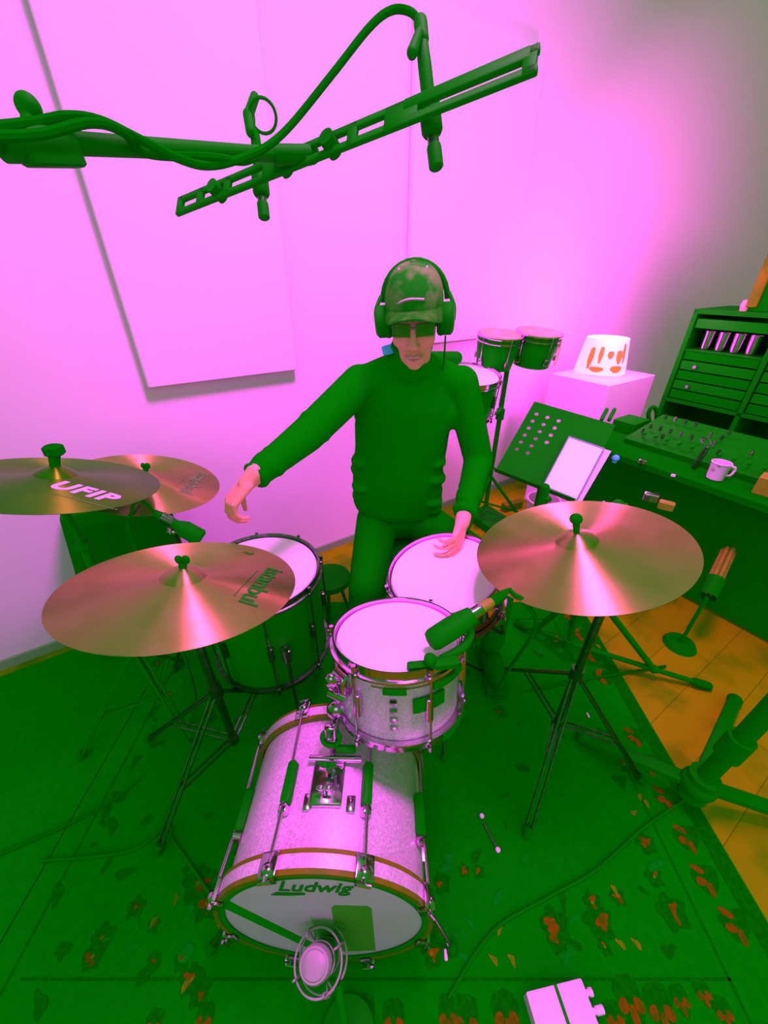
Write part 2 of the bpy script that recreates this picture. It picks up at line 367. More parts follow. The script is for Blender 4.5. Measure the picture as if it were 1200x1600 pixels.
# ------------------------------------------------------------------ cymbals and stands
def cym_prof(R):
    rb = R*.2; hb = R*.085; out = []
    for k in range(9):
        t = k/8; out.append((.005 + (rb-.005)*t, hb + R*.085 - hb*(t**2.2)))
    for k in range(1, 13):
        t = k/12; out.append((rb + (R-rb)*t, R*.085*(1 - t**1.25)))
    return out
def cym_z(R, r):
    P = cym_prof(R)
    for (a, za), (c, zc_) in zip(P, P[1:]):
        if a <= r <= c: return za + (zc_-za)*(r-a)/max(c-a, 1e-6)
    return 0.0
def cymbal(name, C, R, tx, ty, m, label, prints, group='cymbals of the kit'):
    n = V((-ty, -tx, 1)).normalized(); C = V(C)
    P = cym_prof(R); prof = P + [(R-.0005, -.0012)] + [(r, z-.0016) for r, z in reversed(P[:-1])]
    mb = MB(); mb.lathe((0, 0, 0), (0, 0, 1), prof, 96, closed=True)
    o = mb.build(name, m, angle=25)
    o.location = C; q = V((0, 0, 1)).rotation_difference(n); o.rotation_mode = 'QUATERNION'; o.rotation_quaternion = q
    tag(o, label, 'cymbal', group)
    inv = q.inverted()
    for (pname, shape, px, py, ang, mt) in prints:
        # where the sight line of that spot meets the cymbal's plane
        D = (at(px, py, zc=1.0) - V((0, 0, CAM_H))); t = (C - V((0, 0, CAM_H))).dot(n)/D.dot(n)
        loc = inv @ (V((0, 0, CAM_H)) + D*t - C)
        b2 = MB(); vs, fs = shape; ca, sa = math.cos(ang), math.sin(ang); pts = []
        for v in vs:
            x = loc.x + v.x*ca - v.y*sa; y = loc.y + v.x*sa + v.y*ca
            pts.append(V((x, y, cym_z(R, math.hypot(x, y)) + .0007)))
        b2.add(pts, fs); p = b2.build(pname, mt); p.parent = o
    return o, n
def bars(segs, th):
    vs, fs = [], []
    for (x0, y0, x1, y1) in segs:
        d = V((x1-x0, y1-y0, 0)); q = V((-d.y, d.x, 0)).normalized()*th/2; k = len(vs)
        vs += [V((x0, y0, 0))-q, V((x1, y1, 0))-q, V((x1, y1, 0))+q, V((x0, y0, 0))+q]; fs.append((k, k+1, k+2, k+3))
    return vs, fs
def dashes(n, L, th): return bars([(-L/2 + L*k/n, 0, -L/2 + L*(k+.7)/n, 0) for k in range(n)], th)
mark = bars([(-.006, .012, .006, .012), (0, .012, 0, -.012), (-.006, -.004, .008, 0), (.004, .012, .008, .004)], .004)
CA = (-0.850, 0.905, 1.039); CB = (-0.796, 1.167, 0.905); CC = (-0.421, 0.622, 0.940); CD = (0.498, 0.812, 0.897)
_, nC = cymbal('crash_cymbal', CC, .2286, -.24, -.086, M['cymbal'], 'bronze crash cymbal in front of the floor tom with dark lettering on its right side',
       [('logo', text_shape('istanbul', .056, .1, .0012, .95), 410, 918, -1.67, M['ink']), ('small_print', dashes(16, .12, .0022), 385, 918, -1.67, M['ink']), ('stamp', mark, 387, 868, -1.7, M['ink'])])
_, nB = cymbal('crash_cymbal', CB, .227, -.078, -.246, M['cymbal'], 'smaller bronze cymbal half hidden behind the dark one at far left',
       [('logo', text_shape('istanbul', .060, .1, .0016), 305, 757, -1.5, M['faint_ink']), ('small_print', dashes(14, .12, .003), 286, 755, -1.5, M['faint_ink'])])
_, nA = cymbal('ride_cymbal', CA, .234, -.228, -.194, M['dark_cymbal'], 'dark raw cymbal with pale pink letters cut by the left edge of the picture',
       [('logo', text_shape('UFIP', .066, .15, .0028, 1.15), 131, 775, -.02, M['white_ink']), ('small_print', dashes(18, .15, .004), 134, 788, -.02, M['faint_ink'])])
_, nD = cymbal('ride_cymbal', CD, .254, -.095, .246, M['cymbal'], 'large bronze ride cymbal right of the snare with a dark green round nut', [])

def cymbal_stand(C, n, R, base, feet, label, nut='ball', dark=False):
    base = V(base); C = V(C); t = thing('cymbal_stand', label, 'cymbal stand', (base.x, base.y, 0), 'cymbal stands')
    dm = M['dim_chrome']; top = C + n*(R*.17)
    lean = C - n*.045
    if dark: dm = M['black_metal']
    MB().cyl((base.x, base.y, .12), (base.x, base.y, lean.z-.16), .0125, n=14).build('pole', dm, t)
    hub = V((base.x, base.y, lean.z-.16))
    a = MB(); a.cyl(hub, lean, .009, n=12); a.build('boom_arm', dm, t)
    MB().ball(hub, .02, n=14).cyl(hub-V((.022, 0, 0)), hub+V((.022, 0, 0)), .012).build('tilter', M['chrome'] if not dark else M['black_metal'], t)
    rod = MB(); rod.cyl(lean, top + n*.012, .004, n=10); rod.build('top_rod', M['black_metal'], t)
    MB().cyl(C - n*.03, C - n*.002 + n*(R*.05), .014, .012).build('felt', M['rubber'], t)
    nb = MB()
    if nut == 'ball':
        nb.cyl(top - n*.004, top + n*.028, .007, .009, n=14); nb.ball(top + n*.040, .0155, .0155, .014)
    elif nut == 'block':
        nb.cyl(top - n*.004, top + n*.03, .011, .013, n=14); nb.obox(top + n*.042, (1, 0, 0), (0, 1, 0), (0, 0, 1), .042, .036, .026, .011)
    else:
        nb.cyl(top - n*.004, top + n*.012, .008, .008, n=14)
        for sgn in (-1, 1): nb.ball(top + n*.018 + V((sgn*.007, 0, 0)), .0085, .006, .011)
    nb.build('wing_nut', M['rubber'], t)
    c1 = V((base.x, base.y, .40)); c2 = V((base.x, base.y, .13))
    MB().cyl(c1-V((0, 0, .025)), c1+V((0, 0, .025)), .02, n=16).build('collar', dm, t)
    MB().cyl(c2-V((0, 0, .015)), c2+V((0, 0, .015)), .018, n=16).build('collar', dm, t)
    for fx, fy in feet:
        f = V((fx, fy, .018)); lg = MB(); side = (f-c1); side.z = 0; side = V((-side.y, side.x, 0)).normalized()*.009
        for s_ in (-1, 1): lg.cyl(c1 + side*s_, f + side*s_, .0045, n=8)
        mid = c1.lerp(f, .62)
        for s_ in (-1, 1): lg.cyl(c2 + side*s_, mid + side*s_, .004, n=8)
        g = lg.build('leg', dm, t)
        dn = (f-c1).normalized()
        MB().cyl(f - dn*.02, f + dn*.012, .014, .012, n=12).build('rubber_foot', M['rubber'], g)
    return t
cymbal_stand(CC, nC, .2286, (-.52, .74), ((-.68, .47), (-.88, .80), (-.46, .99)), 'chrome tripod stand under the front left crash cymbal', 'wing')
cymbal_stand(CA, nA, .234, (-.86, .90), ((-1.09, .74), (-.70, .78), (-.90, 1.14)), 'chrome tripod stand carrying the dark cymbal at far left', 'block', True)
cymbal_stand(CB, nB, .227, (-.76, 1.17), ((-.80, 1.34), (-.92, 1.10), (-.62, 1.28)), 'chrome stand of the small cymbal in front of the dark green cabinet', 'wing')
cymbal_stand(CD, nD, .254, (.62, .80), ((.444, .513), (.52, 1.10), (.88, .66)), 'chrome tripod stand under the large ride cymbal right of the tom', 'ball')
# the clamp that hangs below the dark cymbal
p = at(85, 822, d=.93)

# black tripod stand behind the ride cymbal
t = thing('boom_stand', 'dark green tripod stand behind the ride cymbal with its foot on the wood floor', 'stand', (.80, 1.15, 0))
MB().cyl((.80, 1.15, .10), (.80, 1.15, .80), .012).build('pole', M['black_metal'], t)
MB().cyl((.80, 1.15, .42), (.80, 1.15, .48), .021).build('collar', M['black'], t)
MB().cyl((.80, 1.15, .10), (.80, 1.15, .15), .019).build('collar', M['black'], t)
b = MB(); b.ball((.80, 1.15, .82), .022).cyl((.775, 1.15, .82), (.83, 1.15, .82), .010); b.build('tilter', M['black'], t)
MB().cyl((.745, 1.14, .83), (.775, 1.15, .82), .012, .009).ball((.742, 1.138, .832), .012, .008, .014).build('wing_nut', M['chrome'], t)
for f in (V((1.36, 1.017, .02)), V((.66, 1.36, .02)), V((.96, 1.40, .02))):
    k = V((.80, 1.15, .46)); c2 = V((.80, 1.15, .13)); b = MB()
    kn = c2.lerp(f, .62)
    b.tube([k, kn], .013, sub=1); b.tube([c2, f], .011, sub=1); b.ball(kn, .019)
    g = b.build('leg', M['black_metal'], t)
    dn = (f-c2).normalized(); MB().capsule(f - dn*.05, .018, f, .018).build('rubber_foot', M['rubber'], g)

# heavy black stand in the right foreground
t = thing('boom_stand', 'heavy dark green stand at the right edge beside the rug border', 'stand', (.99, .60, 0))
hub = V((.99, .60, .13)); top = V((1.03, .60, 1.0))
MB().cyl(hub, top, .024, n=18).build('pole', M['black_metal'], t)
MB().cyl(hub.lerp(top, .20), hub.lerp(top, .30), .034, n=18).build('collar', M['black'], t)
MB().ball(hub, .05, .05, .045).cyl(hub-V((0, 0, .06)), hub+V((0, 0, .05)), .042).build('hub', M['black'], t)
for f in (V((1.45, .50, .025)), V((1.42, .95, .025)), V((.74, .80, .030))):
    d_ = (f-hub); s_ = V((-d_.y, d_.x, 0)).normalized(); up = d_.normalized().cross(s_)
    b = MB(); b.obox(hub.lerp(f, .5), d_.normalized(), s_, up, d_.length, .042, .024, .008); g = b.build('leg', M['black_metal'], t)
    MB().ball(f, .026, .026, .022).build('rubber_foot', M['rubber'], g)

# ------------------------------------------------------------------ drums
def drum_parts(t, C, n, R, depth, shell_m, nl, head_m=None, rod_m=None, lug_m=None, phase=0.0, badge=None):
    C = V(C); n = V(n).normalized(); u, v, _ = frame(n, (0, 1, 0))
    u, v = v.cross(n), v
    P = lambda a, r, h: C + n*h + r*(math.cos(a)*u + math.sin(a)*v)
    rs = R - .012
    MB().lathe(C, n, [(rs-.006, -.012), (rs, -.012), (rs, -depth+.012), (rs-.006, -depth+.012)], 64, closed=True).build('shell', shell_m, t)
    MB().lathe(C, n, [(.001, -.003), (rs*.5, -.0032), (rs-.004, -.004), (rs-.002, -.010), (rs-.012, -.012), (.001, -.009)], 64).build('drum_head', head_m or M['head'], t, angle=60)
    MB().lathe(C, n, [(.001, -depth+.006), (rs-.004, -depth+.006), (rs-.004, -depth+.002), (.001, -depth+.002)], 64).build('resonant_head', M['head'], t)
    for h0, sg in ((0.006, -1), (-depth-.006, 1)):
        MB().lathe(C, n, [(R-.007, h0), (R-.003, h0+.001), (R-.002, h0+sg*.020), (R+.004, h0+sg*.022), (R+.004, h0+sg*.027), (R-.009, h0+sg*.027), (R-.010, h0+sg*.01)], 64, closed=True).build('hoop', M['chrome'] if lug_m is None else lug_m[1], t)
    for k in range(nl):
        a = phase + 2*PI*k/nl; b = MB()
        er = (math.cos(a)*u + math.sin(a)*v); et = n.cross(er)
        b.obox(P(a, rs+.008, -depth/2), er, et, n, .018, .018, min(.06, depth*.4), .006)
        lg = b.build('lug', (lug_m[0] if lug_m else M['chrome']), t)
        r_ = MB(); r_.cyl(P(a, R+.004, .004), P(a, R+.004, -depth-.004), .0032, n=8)
        r_.cyl(P(a, R+.004, .008), P(a, R+.004, -.004), .006, n=8); r_.cyl(P(a, R+.004, -depth-.008), P(a, R+.004, -depth+.004), .006, n=8)
        for h in (-.018, -depth+.018): r_.obox(P(a, R+.001, h), er, et, n, .014, .016, .012, .004)
        r_.build('tension_rod', rod_m or M['chrome'], lg)
    return P
# rack tom
nT = V((-.029, .264, 1)).normalized(); CT = V((.033, .684, .727))
tom = thing('rack_tom', 'small silver sparkle tom with pale pink head mounted above the bass drum', 'drum', (.04, .63, .53))
PT = drum_parts(tom, CT, nT, .166, .205, M['sparkle'], 6, phase=-PI/2+.42)
# wood-coloured strip and black dampening on the tom's front
b = MB()
for a0, a1, h in ((-1.95, -.62, -.029),):
    pts = [PT(a0+(a1-a0)*k/12, .1665, h) for k in range(13)]; pts2 = [PT(a0+(a1-a0)*k/12, .1665, h-.005) for k in range(13)]
    b.add(pts+pts2, [(i, i+1, 14+i, 13+i) for i in range(12)])
b.build('wood_edge', M['wood_hoop'], tom)
def tom_pad(a0, a1, h0, h1, r, nm, m):
    b = MB(); k = 10
    for rr in (r, r+.006):
        pass
    inn = [PT(a0+(a1-a0)*i/k, r, h) for i in range(k+1) for h in (h0, h1)]; out = [PT(a0+(a1-a0)*i/k, r+.007, h) for i in range(k+1) for h in (h0, h1)]
    n_ = 2*(k+1); fs = []
    for i in range(k):
        fs += [(2*i, 2*i+2, 2*i+3, 2*i+1), (n_+2*i, n_+2*i+1, n_+2*i+3, n_+2*i+2), (2*i, n_+2*i, n_+2*i+2, 2*i+2), (2*i+1, 2*i+3, n_+2*i+3, n_+2*i+1)]
    fs += [(0, 1, n_+1, n_), (2*k, n_+2*k, n_+2*k+1, 2*k+1)]
    b.add(inn+out, fs); return b.build(nm, m, tom)
tom_pad(-1.38, -.88, -.070, -.105, .156, 'black_badge', M['black'])
tom_pad(-1.78, -1.48, -.030, -.042, .168, 'rim_tape', M['black'])
tom_pad(-1.12, -.55, -.030, -.046, .168, 'rim_tape', M['black'])
tom_pad(-.95, -.35, -.186, -.205, .166, 'rim_tape', M['black'])
# snare
nS = V((-.206, -.058, 1)).normalized(); CS = V((.191, .966, .690))
snare = thing('snare_drum', 'snare drum with plain pale pink head between the drummer and the tom', 'drum', (.22, .97, .54))
drum_parts(snare, CS, nS, .186, .14, M['chrome'], 8, phase=.2)
t = thing('snare_stand', 'chrome tripod stand holding the snare drum', 'drum stand', (.22, .97, 0))
bs = CS - nS*.155
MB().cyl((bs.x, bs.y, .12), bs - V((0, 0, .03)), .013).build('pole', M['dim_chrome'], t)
u, v, _ = frame(nS)
for k in range(3):
    a = k*2*PI/3+.5; e = math.cos(a)*u+math.sin(a)*v
    MB().tube([bs - V((0, 0, .04)), bs + e*.13 - nS*.012, bs + e*.202 - nS*.004, bs + e*.205 + nS*.03], .006, sub=4).build('basket_arm', M['dim_chrome'], t)
    f = V((bs.x, bs.y, .015)) + V((math.cos(a), math.sin(a), 0))*.24
    g = MB().cyl((bs.x, bs.y, .28), f, .006, n=8).build('leg', M['dim_chrome'], t)
    MB().ball(f, .013).build('rubber_foot', M['rubber'], g)
# floor tom
CF = V((-.42, 1.016, .652))
ft = thing('floor_tom', 'dark green floor tom with pale pink head standing behind the front crash cymbal', 'drum', (CF.x, CF.y, 0))
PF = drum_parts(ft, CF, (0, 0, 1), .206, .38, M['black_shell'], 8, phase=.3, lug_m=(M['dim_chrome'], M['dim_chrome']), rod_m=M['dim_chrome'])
for a in (-1.05, .95, 3.0):
    b = MB(); b.tube([PF(a, .226, -.15), PF(a, .226, -.50), PF(a, .240, -.58), PF(a, .240, -.636)], .006, sub=3)
    g = b.build('leg', M['dim_chrome'], ft); MB().cyl(PF(a, .240, -.644), PF(a, .240, -.615), .013).build('rubber_foot', M['rubber'], g)
    MB().obox(PF(a, .212, -.2), (math.cos(a), math.sin(a), 0), (-math.sin(a), math.cos(a), 0), (0, 0, 1), .03, .03, .05, .006).build('leg_bracket', M['chrome'], ft)
# bass drum
KC = V((-.135, .263, .262)); KW = V((.02, .998, -.065)).normalized(); KX = V((1, -.02, 0)).normalized(); KU = KX.cross(KW).normalized()
KR = .2286
def K(a, r, s): return KC + KW*s + r*(math.sin(a)*KX + math.cos(a)*KU)
kick = thing('bass_drum', 'silver sparkle bass drum with wooden hoops lying on the rug in front', 'drum', (KC.x, KC.y+.18, 0))
def ringk(prof, name, m, par=kick, n=96): return MB().lathe(KC, KW, prof, n, closed=True).build(name, m, par)
ringk([(KR, .03), (KR, .345), (KR-.007, .345), (KR-.007, .03)], 'shell', M['sparkle'])
for s0, s1, lo in ((0.0, .042, .006), (.328, .37, .364)):
    ringk([(.232, s0), (.2435, s0), (.2435, s1), (.232, s1)], 'hoop', M['wood_hoop'])
    ringk([(.2436, s0+.009), (.2449, s0+.009), (.2449, s1-.009), (.2436, s1-.009)], 'hoop_inlay', M['sparkle'])
MB().lathe(KC, KW, [(.001, .004), (.20, .004), (.218, .0045), (.230, .008), (.230, .012), (.001, .010)], 72).build('front_head', M['kick_head'], kick, angle=60)
MB().lathe(KC, KW, [(.001, .364), (.230, .362), (.230, .358), (.001, .358)], 72).build('batter_head', M['head'], kick)
ringk([(.219, .001), (.233, .001), (.233, .012), (.219, .0035)], 'head_collar', M['black'])
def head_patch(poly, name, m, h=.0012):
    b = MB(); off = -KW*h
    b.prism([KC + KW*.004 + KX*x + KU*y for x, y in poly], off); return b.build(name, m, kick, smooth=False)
head_patch([(-.20, .10), (-.215, .06), (-.03, -.195), (.0, -.185)], 'dark_band', M['black_shell'])  # dark diagonal band laid flat on the front head
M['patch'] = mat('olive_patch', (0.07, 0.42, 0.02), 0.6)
head_patch([(.02+.045*math.cos(a)+(.0), -.02+.045*math.sin(a)) for a in [PI*k/8 for k in range(9)]] and [(.022, .075), (.03, .088), (.10, .088), (.108, .075), (.115, -.17), (.02, -.185)], 'olive_panel', M['patch'])  # olive four-sided area with clipped top corners on the front head
# lettering on the front head
vs, fs = text_shape('Ludwig', .066, .32, .0006, 1.0)
b = MB()
for k_, (dx_, dy_) in enumerate(((-.0009, -.0008), (.0009, -.0008), (0, .0009), (0, 0))): b.add([KC + KW*(.0030-.00002*k_) + KX*(v.x*.80 - .010 + dx_) + KU*(v.y*.95 + .172 + dy_) for v in vs], fs)
tail = [(-.102, .132), (-.090, .145), (-.03, .146), (-.028, .138), (-.06, .132)]
b.prism([KC + KW*.0030 + KX*x + KU*y for x, y in tail], -KW*.0004)
b.build('logo', M['ink'], kick, smooth=False)
for k in range(8):
    a = (k+.5)*PI/4
    er = math.sin(a)*KX + math.cos(a)*KU; et = KW.cross(er)
    lg = MB().obox(K(a, KR+.011, .175), KW, et, er, .095, .022, .022, .008).build('lug', M['black_shell'], kick)
    MB().obox(K(a, KR+.012, .118), KW, et, er, .020, .020, .020, .006).build('lug_tip', M['chrome'], lg)
    for s_, sg in ((.0, 1), (.37, -1)):
        MB().cyl(K(a, KR+.024, s_-sg*.008), K(a, KR+.018, .175-sg*.04), .0038, n=10).build('tension_rod', M['chrome'], lg)
        c = MB(); c.obox(K(a, .250, s_+sg*.016), KW, et, er, .044, .040, .009, .009); c.obox(K(a, .240, s_-sg*.004), er, et, KW, .024, .028, .006, .006); c.ball(K(a, .250, s_+sg*.008), .014, .014, .010, n=14, k=8)
        c.build('claw_hook', M['chrome'], lg)
        MB().cyl(K(a, KR+.024, s_-sg*.012)+et*.014, K(a, KR+.024, s_-sg*.012)-et*.014, .0036, n=8).cyl(K(a, KR+.024, s_-sg*.012), K(a, KR+.024, s_+sg*.01), .0045, n=8).build('tee_handle', M['chrome'], lg)
for sg in (-1, 1):
    a = sg*2.0; p0 = K(a, KR+.012, .09); f = V((KC.x+sg*.31, .27, .018))
    g = MB().cyl(p0, f, .006, n=10).build('spur', M['chrome'], kick); MB().ball(f, .014).build('rubber_foot', M['rubber'], g)
    MB().cyl(K(a, KR-.002, .09), K(a, KR+.02, .09), .02).build('spur_bracket', M['chrome'], kick)
    a = sg*1.52; MB().obox(K(a, KR+.004, .16), KW, KU, KX*sg, .11, .014, .012, .004).build('side_rail', M['chrome'], kick)
# tom holder on top of the bass drum
tm = MB(); tm.obox(K(0, KR+.004, .17), KX, KW, KU, .075, .10, .012, .006)
hold = tm.build('tom_bracket', M['chrome'], kick)
MB().cyl(K(0, KR+.012, .22)-KX*.052, K(0, KR+.012, .22)+KX*.075, .008).build('cross_bar', M['chrome'], hold)
pr0 = K(0, KR-.02, .24); pr1 = K(0, KR+.105, .285); pr1 = V((KC.x+.018, pr1.y, pr1.z))
MB().cyl(pr0, pr1, .010, n=16).build('holder_post', M['chrome'], hold)
MB().ball(pr1, .026, .02, .028).build('ball_joint', M['chrome'], hold)
arm_end = PT(-2.45, .17, -.06)
MB().tube([pr1, pr1.lerp(arm_end, .5)+V((0, 0, .012)), arm_end], .0085, sub=5).build('holder_arm', M['chrome'], hold)
for q, dx in ((.14, -.045), (.19, .04), (.25, -.03)):
    c = K(0, KR+.02, q)
    MB().cyl(c, c + KU*.018, .006).ball(c + KU*.02 + KX*.009, .011, .006, .009).ball(c + KU*.02 - KX*.009, .011, .006, .009).build('wing_screw', M['chrome'] if dx < 0 else M['black_shell'], hold)
MB().obox(K(0, KR+.065, .25), KX, KW, KU, .030, .020, .055, .006).build('post_sleeve', M['chrome'], hold)
MB().ring(K(0, KR+.055, .245), KU*.3-KW, .022, .006, 24).build('clamp_ring', M['black_shell'], hold)
MB().obox(K(.14, KR+.03, .235), KX, KW, KU, .05, .014, .018, .005).build('clamp_lever', M['black_shell'], hold)
for a_ in (-.17, .25): MB().obox(K(a_, KR+.004, .13), KX, KW, KU, .02, .034, .006, .003).build('memory_lock', M['chrome'], hold)
b = MB(); b.obox(arm_end, (arm_end-CT).normalized(), nT, (arm_end-CT).normalized().cross(nT), .03, .06, .05, .01); b.ball(arm_end+V((-.022, -.01, .02)), .016, .012, .02); b.cyl(arm_end+V((-.03, -.01, -.02)), arm_end+V((.01, -.03, -.02)), .01)
b.build('mount_bracket', M['chrome'], tom)
b = MB()
for k in range(4): b.obox(PT(-1.66, .158, -.075-.024*k), (1, 0, 0), (0, -.3, 1), (0, 1, .3), .018, .010, .008, .003)
b.build('vent_badge', M['chrome'], tom)

# pedal behind the bass drum
t = thing('bass_drum_pedal', 'dark green bass drum pedal behind the bass drum', 'pedal', (-.12, .78, 0))
MB().obox((-.12, .80, .035), (1, 0, 0), (0, .98, .17), (0, -.17, .98), .08, .26, .012, .004).build('footboard', M['dim_chrome'], t)
MB().box((-.12, .80, .012), .11, .30, .008).build('base_plate', M['black_metal'], t)
b = MB(); [b.cyl((-.12+s_*.06, .69, .012), (-.12+s_*.06, .69, .22), .008) for s_ in (-1, 1)]; b.cyl((-.19, .69, .21), (-.05, .69, .21), .008); b.build('frame', M['dim_chrome'], t)
MB().cyl((-.12, .69, .21), (-.12, .70, .33), .004).cyl((-.12, .68, .33), (-.12, .72, .335), .022).build('beater', M['dim_chrome'], t)

# loose chrome rod on the rug
p0, p1 = at(756, 1285, z=.016), at(778, 1328, z=.016)
t = thing('tension_rod', 'short chrome rod lying on the rug right of the bass drum', 'rod', (p0.x, p0.y, .009))
MB().cyl(p0, p1, .0028, n=8).build('rod', M['chrome'], t)
MB().ball(p1, .0075).ball(at(753, 1275, z=.016), .0075).build('end_knob', M['white'], t)
for px, py in ((697, 1498), (920, 1120)):
    q = at(px, py, z=.014)
    tag(MB().capsule(q, .0045, q+V((0, .014, 0)), .0035).build('felt_plug', M['white']), 'tiny pale pink plug on the rug ' + ('near the bottom border' if py > 1300 else 'by its right border'), 'plug')

# ------------------------------------------------------------------ microphones near the drums
def cable(name, pts, r, label, m=None, group=None):
    return tag(MB().tube(pts, r, n=8, sub=8).build(name, m or M['rubber']), label, 'cable', group)
# tom mic
tip = at(676, 1000, z=.790); mid = at(738, 960, z=.825); tail = at(770, 940, z=.842); end = at(792, 932, z=.85)
ax = (tail-tip).normalized()
t = thing('tom_microphone', 'chunky dark green microphone clamped over the right side of the tom head', 'microphone', tip - V((0, 0, .02)))
b = MB(); L = (mid-tip).length
b.lathe(tip, ax, [(.010, -.012), (.022, -.008), (.027, .002), (.028, L*.45), (.026, L*.75), (.021, L)], 28, sy=.85); b.build('body', M['black'], t)
MB().lathe(mid, ax, [(.0145, -.004), (.0145, .022), (.012, .03)], 24).build('ring', M['chrome'], t)
MB().lathe(mid, ax, [(.0125, .026), (.0135, .034), (.0125, .052), (.010, .058)], 24).build('brass_sleeve', M['wood_tan'], t)
MB().lathe(tail, ax, [(.010, -.002), (.0125, .004), (.011, .035), (.006, .055)], 20).build('plug', M['rubber'], t)
clip = at(668, 1040, z=.765)
b = MB(); b.obox(at(690, 1036, z=.765), (1, .15, 0), (-.15, 1, 0), (0, 0, 1), .075, .026, .020, .008); b.obox(at(652, 1040, z=.768), (1, .1, 0), (-.1, 1, 0), (0, 0, 1), .045, .018, .014, .006); b.ball(at(672, 1030, z=.785), .014)
b.build('rim_clamp', M['black'], t)
MB().tube([at(690, 1030, z=.765), at(725, 1010, z=.77), at(735, 985, z=.79), tip.lerp(mid, .7)-V((0, 0, .015))], .010, sub=5).build('gooseneck', M['black_metal'], t)
e0 = tail + ax*.05
cable('microphone_cable', [e0, at(805, 930, z=.868), at(822, 943, z=.85), at(835, 985, z=.72), V((.42, .86, .3)), V((.46, .95, .02)), V((.70, 1.02, .016)), V((1.25, 1.12, .012))], .0055, 'dark green cable arching from the tom microphone under the ride cymbal')
# floor tom mic
a0, a1 = at(240, 800, d=.97), at(316, 842, d=.97)
ax = (a1-a0).normalized(); LL = (a1-a0).length
t = thing('floor_tom_microphone', 'dark green microphone pointing down over the floor tom behind the crash', 'microphone', a1)
MB().lathe(a0, ax, [(.009, 0), (.012, .02), (.014, LL*.45), (.026, LL*.62), (.027, LL*.95), (.02, LL)], 24).build('body', M['black'], t)
MB().lathe(a0, ax, [(.0125, .022), (.0155, .024), (.0155, .055), (.0145, .058)], 24).build('ring', M['dim_chrome'], t)
q = a0.lerp(a1, .6)
MB().tube([q-V((0, 0, .02)), q+V((.0, .03, -.09)), V((-.615, 1.03, .68)), V((-.615, 1.03, .64))], .008, sub=5).build('gooseneck', M['black_metal'], t)
MB().box((-.618, 1.03, .645), .03, .03, .05, bev=.008).build('rim_clamp', M['black'], t)
cable('microphone_cable', [a0+ax*.003, at(226, 786, d=.965), at(213, 784, d=.96), at(206, 800, d=.95), at(208, 850, d=.93), V((-.70, .90, .3)), V((-.75, .86, .02)), V((-.9, .6, .012)), V((-1.3, .4, .012))], .005, 'dark green cable looping up to the floor tom microphone')
# kick mic in its shock mount
mt_ = at(491, 1508, z=.30); axis = V((-.10, -.28, .94)).normalized()
t = thing('condenser_microphone', 'large green-bodied condenser microphone with silver oval top before the bass drum', 'microphone', V((mt_.x+.02, mt_.y+.06, 0)))
b = MB(); hh = V((1, 0, 0))
b.lathe(mt_, axis, [(.031, -.026), (.0335, -.02), (.0335, -.006), (.030, .002)], 36, sx=.88, sy=1.0, hint=hh); b.build('grille_band', M['silver_mesh'], t)
MB().lathe(mt_, axis, [(.028, .001), (.024, .0055), (.012, .0075), (.001, .008)], 36, sx=.88, hint=hh).build('grille_top', M['silver_mesh'], t)
MB().lathe(mt_, axis, [(.030, -.028), (.031, -.06), (.031, -.14), (.026, -.17), (.012, -.178)], 32, sx=.9, hint=hh).build('body', M['black_shell'], t)
MB().ring(mt_-axis*.045, axis, .0325, .0016, 36, sx=.9, hint=hh).ring(mt_-axis*.10, axis, .0325, .0016, 36, sx=.9, hint=hh).build('trim_ring', M['silver_mesh'], t)
sm = thing('shock_mount', 'silver wire cage suspending the condenser microphone', 'shock mount', V((mt_.x+.02, mt_.y+.06, 0)))
b = MB(); base0 = mt_-axis*.05; u, v, _ = frame(axis, (1, 0, 0))
for h, R_ in ((-.035, .050), (-.085, .052)): b.ring(mt_+axis*h, axis, R_, .0022, 40, hint=(1, 0, 0))
for k in range(4):
    a = k*PI/2+.5; e = math.cos(a)*u + math.sin(a)*v
    b.tube([mt_+e*.050-axis*.085, mt_+e*.054-axis*.05, mt_+e*.050-axis*.010, mt_+e*.044-axis*.006, mt_+e*.046-axis*.035], .0020, n=8, sub=5)
    b.tube([mt_+e*.050-axis*.035, mt_+e*.033-axis*.06, mt_+e*.052-axis*.085], .0014, n=6, sub=4)
b.build('wire_cage', M['silver_mesh'], sm)
sb = mt_ - axis*.085 + u*.0 + v*.052
b = MB(); foot = V((mt_.x+.06, mt_.y-.06, .014)); b.tube([mt_-axis*.085+V((.035, -.035, 0)), V((foot.x, foot.y, .15)), V((foot.x, foot.y, .02))], .009, sub=5); b.build('stand_post', M['black_metal'], sm)
MB().cyl((foot.x, foot.y, .008), (foot.x, foot.y, .026), .065, .06, n=32).build('round_base', M['black_metal'], sm)

# white DI box
cz = .05
P00, P10, P11 = at(822, 1550, z=cz), at(908, 1528, z=cz), at(938, 1606, z=cz)
ex = (P10-P00); wdt = ex.length; ex.normalize(); ey = V((-ex.y, ex.x, 0)); dep = .15
cc = P00 + ex*wdt/2 - ey*dep/2; cc.z = .009 + .0205
t = thing('effects_box', 'small pale pink box with dark green centre stripe on the rug at lower right', 'box', (cc.x, cc.y, .009))
MB().obox(cc, ex, ey, (0, 0, 1), wdt, dep, .041, .004).build('case', M['white'], t)
MB().obox(cc+V((0, 0, .0210))+ex*.003, ex, ey, (0, 0, 1), .008, dep, .0015).build('stripe', M['black_shell'], t)
for off in (.022, .050):
    q = cc + ex*(wdt/2) + ey*(dep/2-off)
    MB().cyl(q, q+ex*.014, .006).cyl(q+ex*.012, q+ex*(.020 if off < .03 else .03), .008).build('knob', M['white'], t)
b = MB()
vs, fs = dashes(9, .04, .006)
